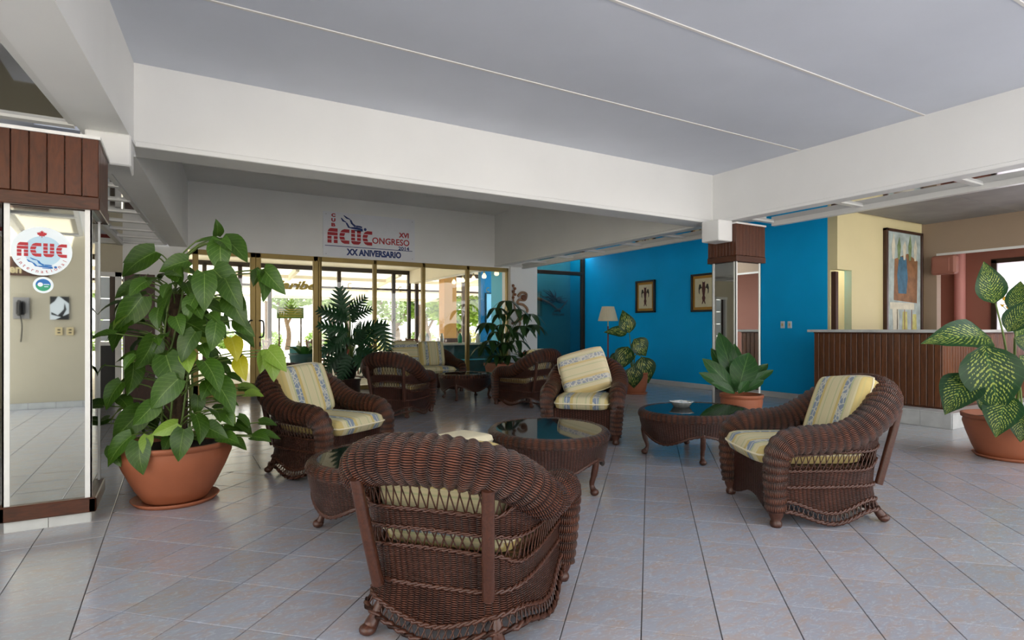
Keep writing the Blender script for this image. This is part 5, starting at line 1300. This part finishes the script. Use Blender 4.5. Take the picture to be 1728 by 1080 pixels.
# bar counter
bc = empty('bar_counter', (4.6, 13.0, 0), label='dark teal bar counter with a pale top beyond the glass', cat='bar')
MB().box((0, 0, 0), (2.6, .5, .80)).build('body', 'teal_panel', bc); MB().box((-.06, -.08, .80), (2.6, .56, .85), bev=.006).build('top', 'alu_white', bc); MB().box((.02, -.012, .42), (2.58, 0, .45)).build('moulding', 'sky_blue_paint', bc)
for k, (x, c_) in enumerate(((.25, 'clear_glass'), (.42, 'teal_cloth'), (.8, 'clear_glass'), (1.3, 'print_green'), (1.55, 'napkin'), (1.8, 'napkin'))):
    nm = ['clear tumbler', 'teal jar', 'clear jug', 'green bottle', 'white cup', 'white sugar bowl'][k]
    b = empty('bar_ware', (4.9 + x, 13.2, .85), label=nm + ' standing on the bar beyond the glass', cat='tableware')
    MB().lathe([(0, 0), (.05, 0), (.055, .08), (.05, .16), (.03, .20), (.03, .24), (.022, .24), (.02, .03), (0, .02)], 14).build('vessel', c_, b)
# outer glazing of the dining room
og = empty('window_7', (0, 17.0, 0), kind='structure')
for x in (345, 405, 455, 572, 664, 690, 703, 782):
    u = onV(x, 555, 17.0).x; MB().box((u - .05, -.05, 0), (u + .05, .05, 2.92)).build('mullion', 'bronze_frame', og)
MB().box((-3, -.05, 2.86), (12, .05, 2.98)).build('head_rail', 'bronze_frame', og); MB().box((-3, -.04, 2.36), (12, .04, 2.42)).build('transom', 'bronze_frame', og)
# terrace roof: corrugated sheet on rafters and posts
rf = empty('terrace_roof', (0, 0, 0), label='corrugated terrace roof on rafters beyond the glazing', cat='roof')
G = []
for i in range(0, 721):
    u = -8 + i * 28 / 720; G.append([(u, 17.1, 3.05 + .045 * sin(u * 26)), (u, 23.5, 2.42 + .045 * sin(u * 26))])
MB().grid(G, lambda i, j: (i * .02, j * 6)).build('corrugated_sheet', 'corrugated', rf)
for k in range(3):
    v = 18.4 + k * 2.0; z = lerp(3.05, 2.42, (v - 17.1) / 6.4) - .10; MB().box((-8, v - .04, z - .1), (20, v + .04, z)).build('purlin', 'cream_paint', rf)
for k in range(9):
    u = -6 + k * 3; MB().add([(u - .05, 17.1, 2.82), (u + .05, 17.1, 2.82), (u + .05, 23.5, 2.2), (u - .05, 23.5, 2.2), (u - .05, 17.1, 2.95), (u + .05, 17.1, 2.95), (u + .05, 23.5, 2.33), (u - .05, 23.5, 2.33)], [(3, 2, 1, 0), (4, 5, 6, 7), (0, 1, 5, 4), (1, 2, 6, 5), (2, 3, 7, 6), (3, 0, 4, 7)]).build('rafter', 'cream_paint', rf)
    MB().box((u - .08, 23.2, -.02), (u + .08, 23.36, 2.25)).build('post', 'bark', rf)
# dining sets
def dining_chair():
    r = empty('dining_chair', (0, 0, 0))
    MB().box((-.22, -.22, .42), (.22, .22, .46), bev=.01).build('seat', 'chair_wood', r)
    for x in (-.19, .19):
        MB().tube([(x, -.19, 0), (x, -.19, .43)], .02, 6).build('leg', 'chair_wood', r); MB().tube([(x, .19, 0), (x, .19, .45), (x, .25, .95)], .02, 6).build('leg', 'chair_wood', r)
    for z in (.62, .74, .88): MB().box((-.19, .20 + (z - .45) * .1, z - .03), (.19, .225 + (z - .45) * .1, z + .03), bev=.006).build('back_rail', 'chair_wood', r)
    return r
def dining_table():
    r = empty('dining_table', (0, 0, 0))
    MB().tube([(0, 0, 0.02), (0, 0, .72)], .05, 8).build('column', 'chair_wood', r); MB().lathe([(0, 0), (.28, 0), (.25, .03), (.05, .05), (0, .05)], 16).build('foot', 'chair_wood', r)
    MB().lathe([(0, .745), (.44, .745), (.46, .73), (.47, .45), (.49, .44), (.455, .46), (.44, .72), (0, .72)], 28).build('tablecloth', 'teal_cloth', r)
    return r
def napkin(loc, lab):
    o = MB().lathe([(.05, 0), (.04, .06), (.012, .16), (0, .17)], 10).build('folded_napkin', 'napkin'); o.location = loc; tag(o, lab, 'napkin', 'folded napkins on the dining tables')
protoC, protoT = dining_chair(), dining_table(); firstC = firstT = True; nn = 0
where = ['behind the right door leaf', 'behind the split-leaf plant', 'behind the loveseat', 'beyond the bar end']
for k, (x, d) in enumerate(((520, 15.4), (598, 14.4), (684, 16.3))):
    p = atd(x, 555, d); t_ = protoT if firstT else copy_tree(protoT); firstT = False
    t_.location = (p.x, p.y, -.012); tag(t_, 'teal draped dining table ' + where[k] + ' beyond the glass', 'table', 'teal dining tables beyond the glass')
    sl = []
    for j, a in enumerate((TH - pi / 2 - k, TH - k, TH + pi / 2 - k)):
        c_ = protoC if firstC else copy_tree(protoC); firstC = False
        c_.location = (p.x + .88 * cos(a + k), p.y + .88 * sin(a + k), -.012); c_.rotation_euler = (0, 0, a + k - pi / 2)
        side = (cos(a + k) * RT[0] + sin(a + k) * RT[1], cos(a + k) * FW[0] + sin(a + k) * FW[1])
        sl.append((c_, side))
    sl.sort(key=lambda q: q[1][0])
    for (c_, _s), nm in zip(sl, ('left', 'middle', 'right')): tag(c_, nm + 'most of the wooden chairs at the teal table ' + where[k] if nm != 'middle' else 'middle one of the wooden chairs at the teal table ' + where[k], 'chair', 'slat-back dining chairs beyond the glass')
    for j, nm in ((-1, 'left'), (0, 'middle'), (1, 'right')): napkin((p.x + .25 * j * RT[0], p.y + .25 * j * RT[1], .733), nm + ' white folded napkin on the teal table ' + where[k])
# green notice on a post outside the right door leaf
p = atd(490, 528, 14.6); sg = empty('green_sign', (p.x, p.y, 0), label='green signboard with lines of text seen through the right door leaf', cat='sign')
MB().box((-.32, -.015, p.z - .14), (.32, .015, p.z + .14), bev=.005).lathe([(0, p.z + .13), (.07, p.z + .14), (.05, p.z + .2), (0, p.z + .2)], 14).build('board', 'green_board', sg)
for k in range(4): MB().box((-.28, -.018, p.z - .09 + .055 * k), (.28, -.014, p.z - .075 + .055 * k)).build('text_line', 'print_gold', sg)
for x in (-.26, .26): MB().tube([(x, .03, -.01), (x, .03, p.z + .1)], .02, 6).build('post', 'bark', sg)
p = atd(515, 600, 13.0); bn2 = empty('teal_bin', (p.x, p.y, -.012), label='dark teal planter tub seen low through the right door leaf', cat='tub')
MB().lathe([(0, 0), (.26, 0), (.34, .62), (.38, .66), (.34, .66), (.30, .6), (0, .58)], 24).build('tub', 'teal_panel', bn2)
for k in range(7): a = k * .9; b = bn2.location + Vector((.1 * cos(a), .1 * sin(a), .6)); leaf(bn2, 'lance', 'leaf_fern', b, b + Vector((.3 * cos(a), .3 * sin(a), .3)), 1.2)
# trees and shrubs
def foliage(cx, cz, r, n, size, seed, sq=.8):
    rn = random.Random(seed); mb = MB()
    for k in range(n):
        a, b = rn.uniform(0, 2 * pi), math.acos(rn.uniform(-1, 1)); rr = r * rn.uniform(.35, 1) ** .5
        c = Vector((rr * sin(b) * cos(a), rr * sin(b) * sin(a), cz + rr * cos(b) * sq)); u = Vector((rn.uniform(-1, 1), rn.uniform(-1, 1), rn.uniform(-.5, .5))).normalized() * size; w = u.orthogonal().normalized() * size * .45
        mb.add([c - u, c + w, c + u, c - w], [(0, 1, 2, 3)], [[(0, 0), (.5, 1), (1, 0), (.5, -1)]])
    return mb
def tree(px, d, h, r, label, seed, mat='leaf_tree', trunk=.16, size=.22, n=1500):
    p = atd(px, 555, d); t_ = empty('garden_tree' if trunk else 'garden_shrub', (p.x, p.y, -.03), label=label, cat='tree' if trunk else 'shrub', group='trees and shrubs of the garden')
    if trunk:
        MB().tube(catmull([(0, 0, 0), (.1, .1, h * .3), (-.1, 0, h * .6), (0, 0, h)], 4), [lerp(trunk, trunk * .4, i / 12) for i in range(13)], 8).tube([(0, 0, h * .45), (r * .5, 0, h * .95)], trunk * .45, 6).tube([(-.05, 0, h * .5), (-r * .5, 0, h)], trunk * .4, 6).build('trunk', 'bark', t_)
    tag(foliage(0, h + (r * .1 if trunk else 0), r, n, size, seed).build('foliage', mat, t_), kind='stuff')
tree(350, 36, 3.6, 1.7, 'garden tree seen through the left door leaf', 1, n=900)
tree(485, 34, 3.3, 1.5, 'slim garden tree behind the green signboard', 2, n=900)
tree(560, 30, 3.2, 1.6, 'garden tree behind the split-leaf plant', 3, n=900)
tree(668, 38, 3.0, 2.2, 'branching garden tree behind the loveseat pane', 4, trunk=.3, n=1100)
tree(722, 31, 2.6, 1.4, 'garden tree right of the branching one', 5, n=900)
tree(772, 25, 2.1, 1.3, 'bright garden tree behind the bar bulbs', 6, size=.2, n=900)
tree(822, 30, 2.2, 1.2, 'garden tree beside the dining room blue wall', 7, n=900)
for k, (x, d, r) in enumerate(((455, 36, .8), (535, 38, .8), (632, 33, .9), (712, 36, .9), (782, 34, 1.0), (385, 36, .8), (160, 30, 1.6))):
    tree(x, d, .5, r, ['low shrub beyond the door handles', 'low shrub left of the split-leaf plant', 'low shrub behind the dining chairs', 'low shrub below the branching tree', 'yellowish low shrub behind the bar', 'low shrub behind the vine leaves', 'tall shrub at the corridor end'][k], 20 + k, 'leaf_palm' if k in (2, 4) else 'leaf_tree', 0, .14, 500)
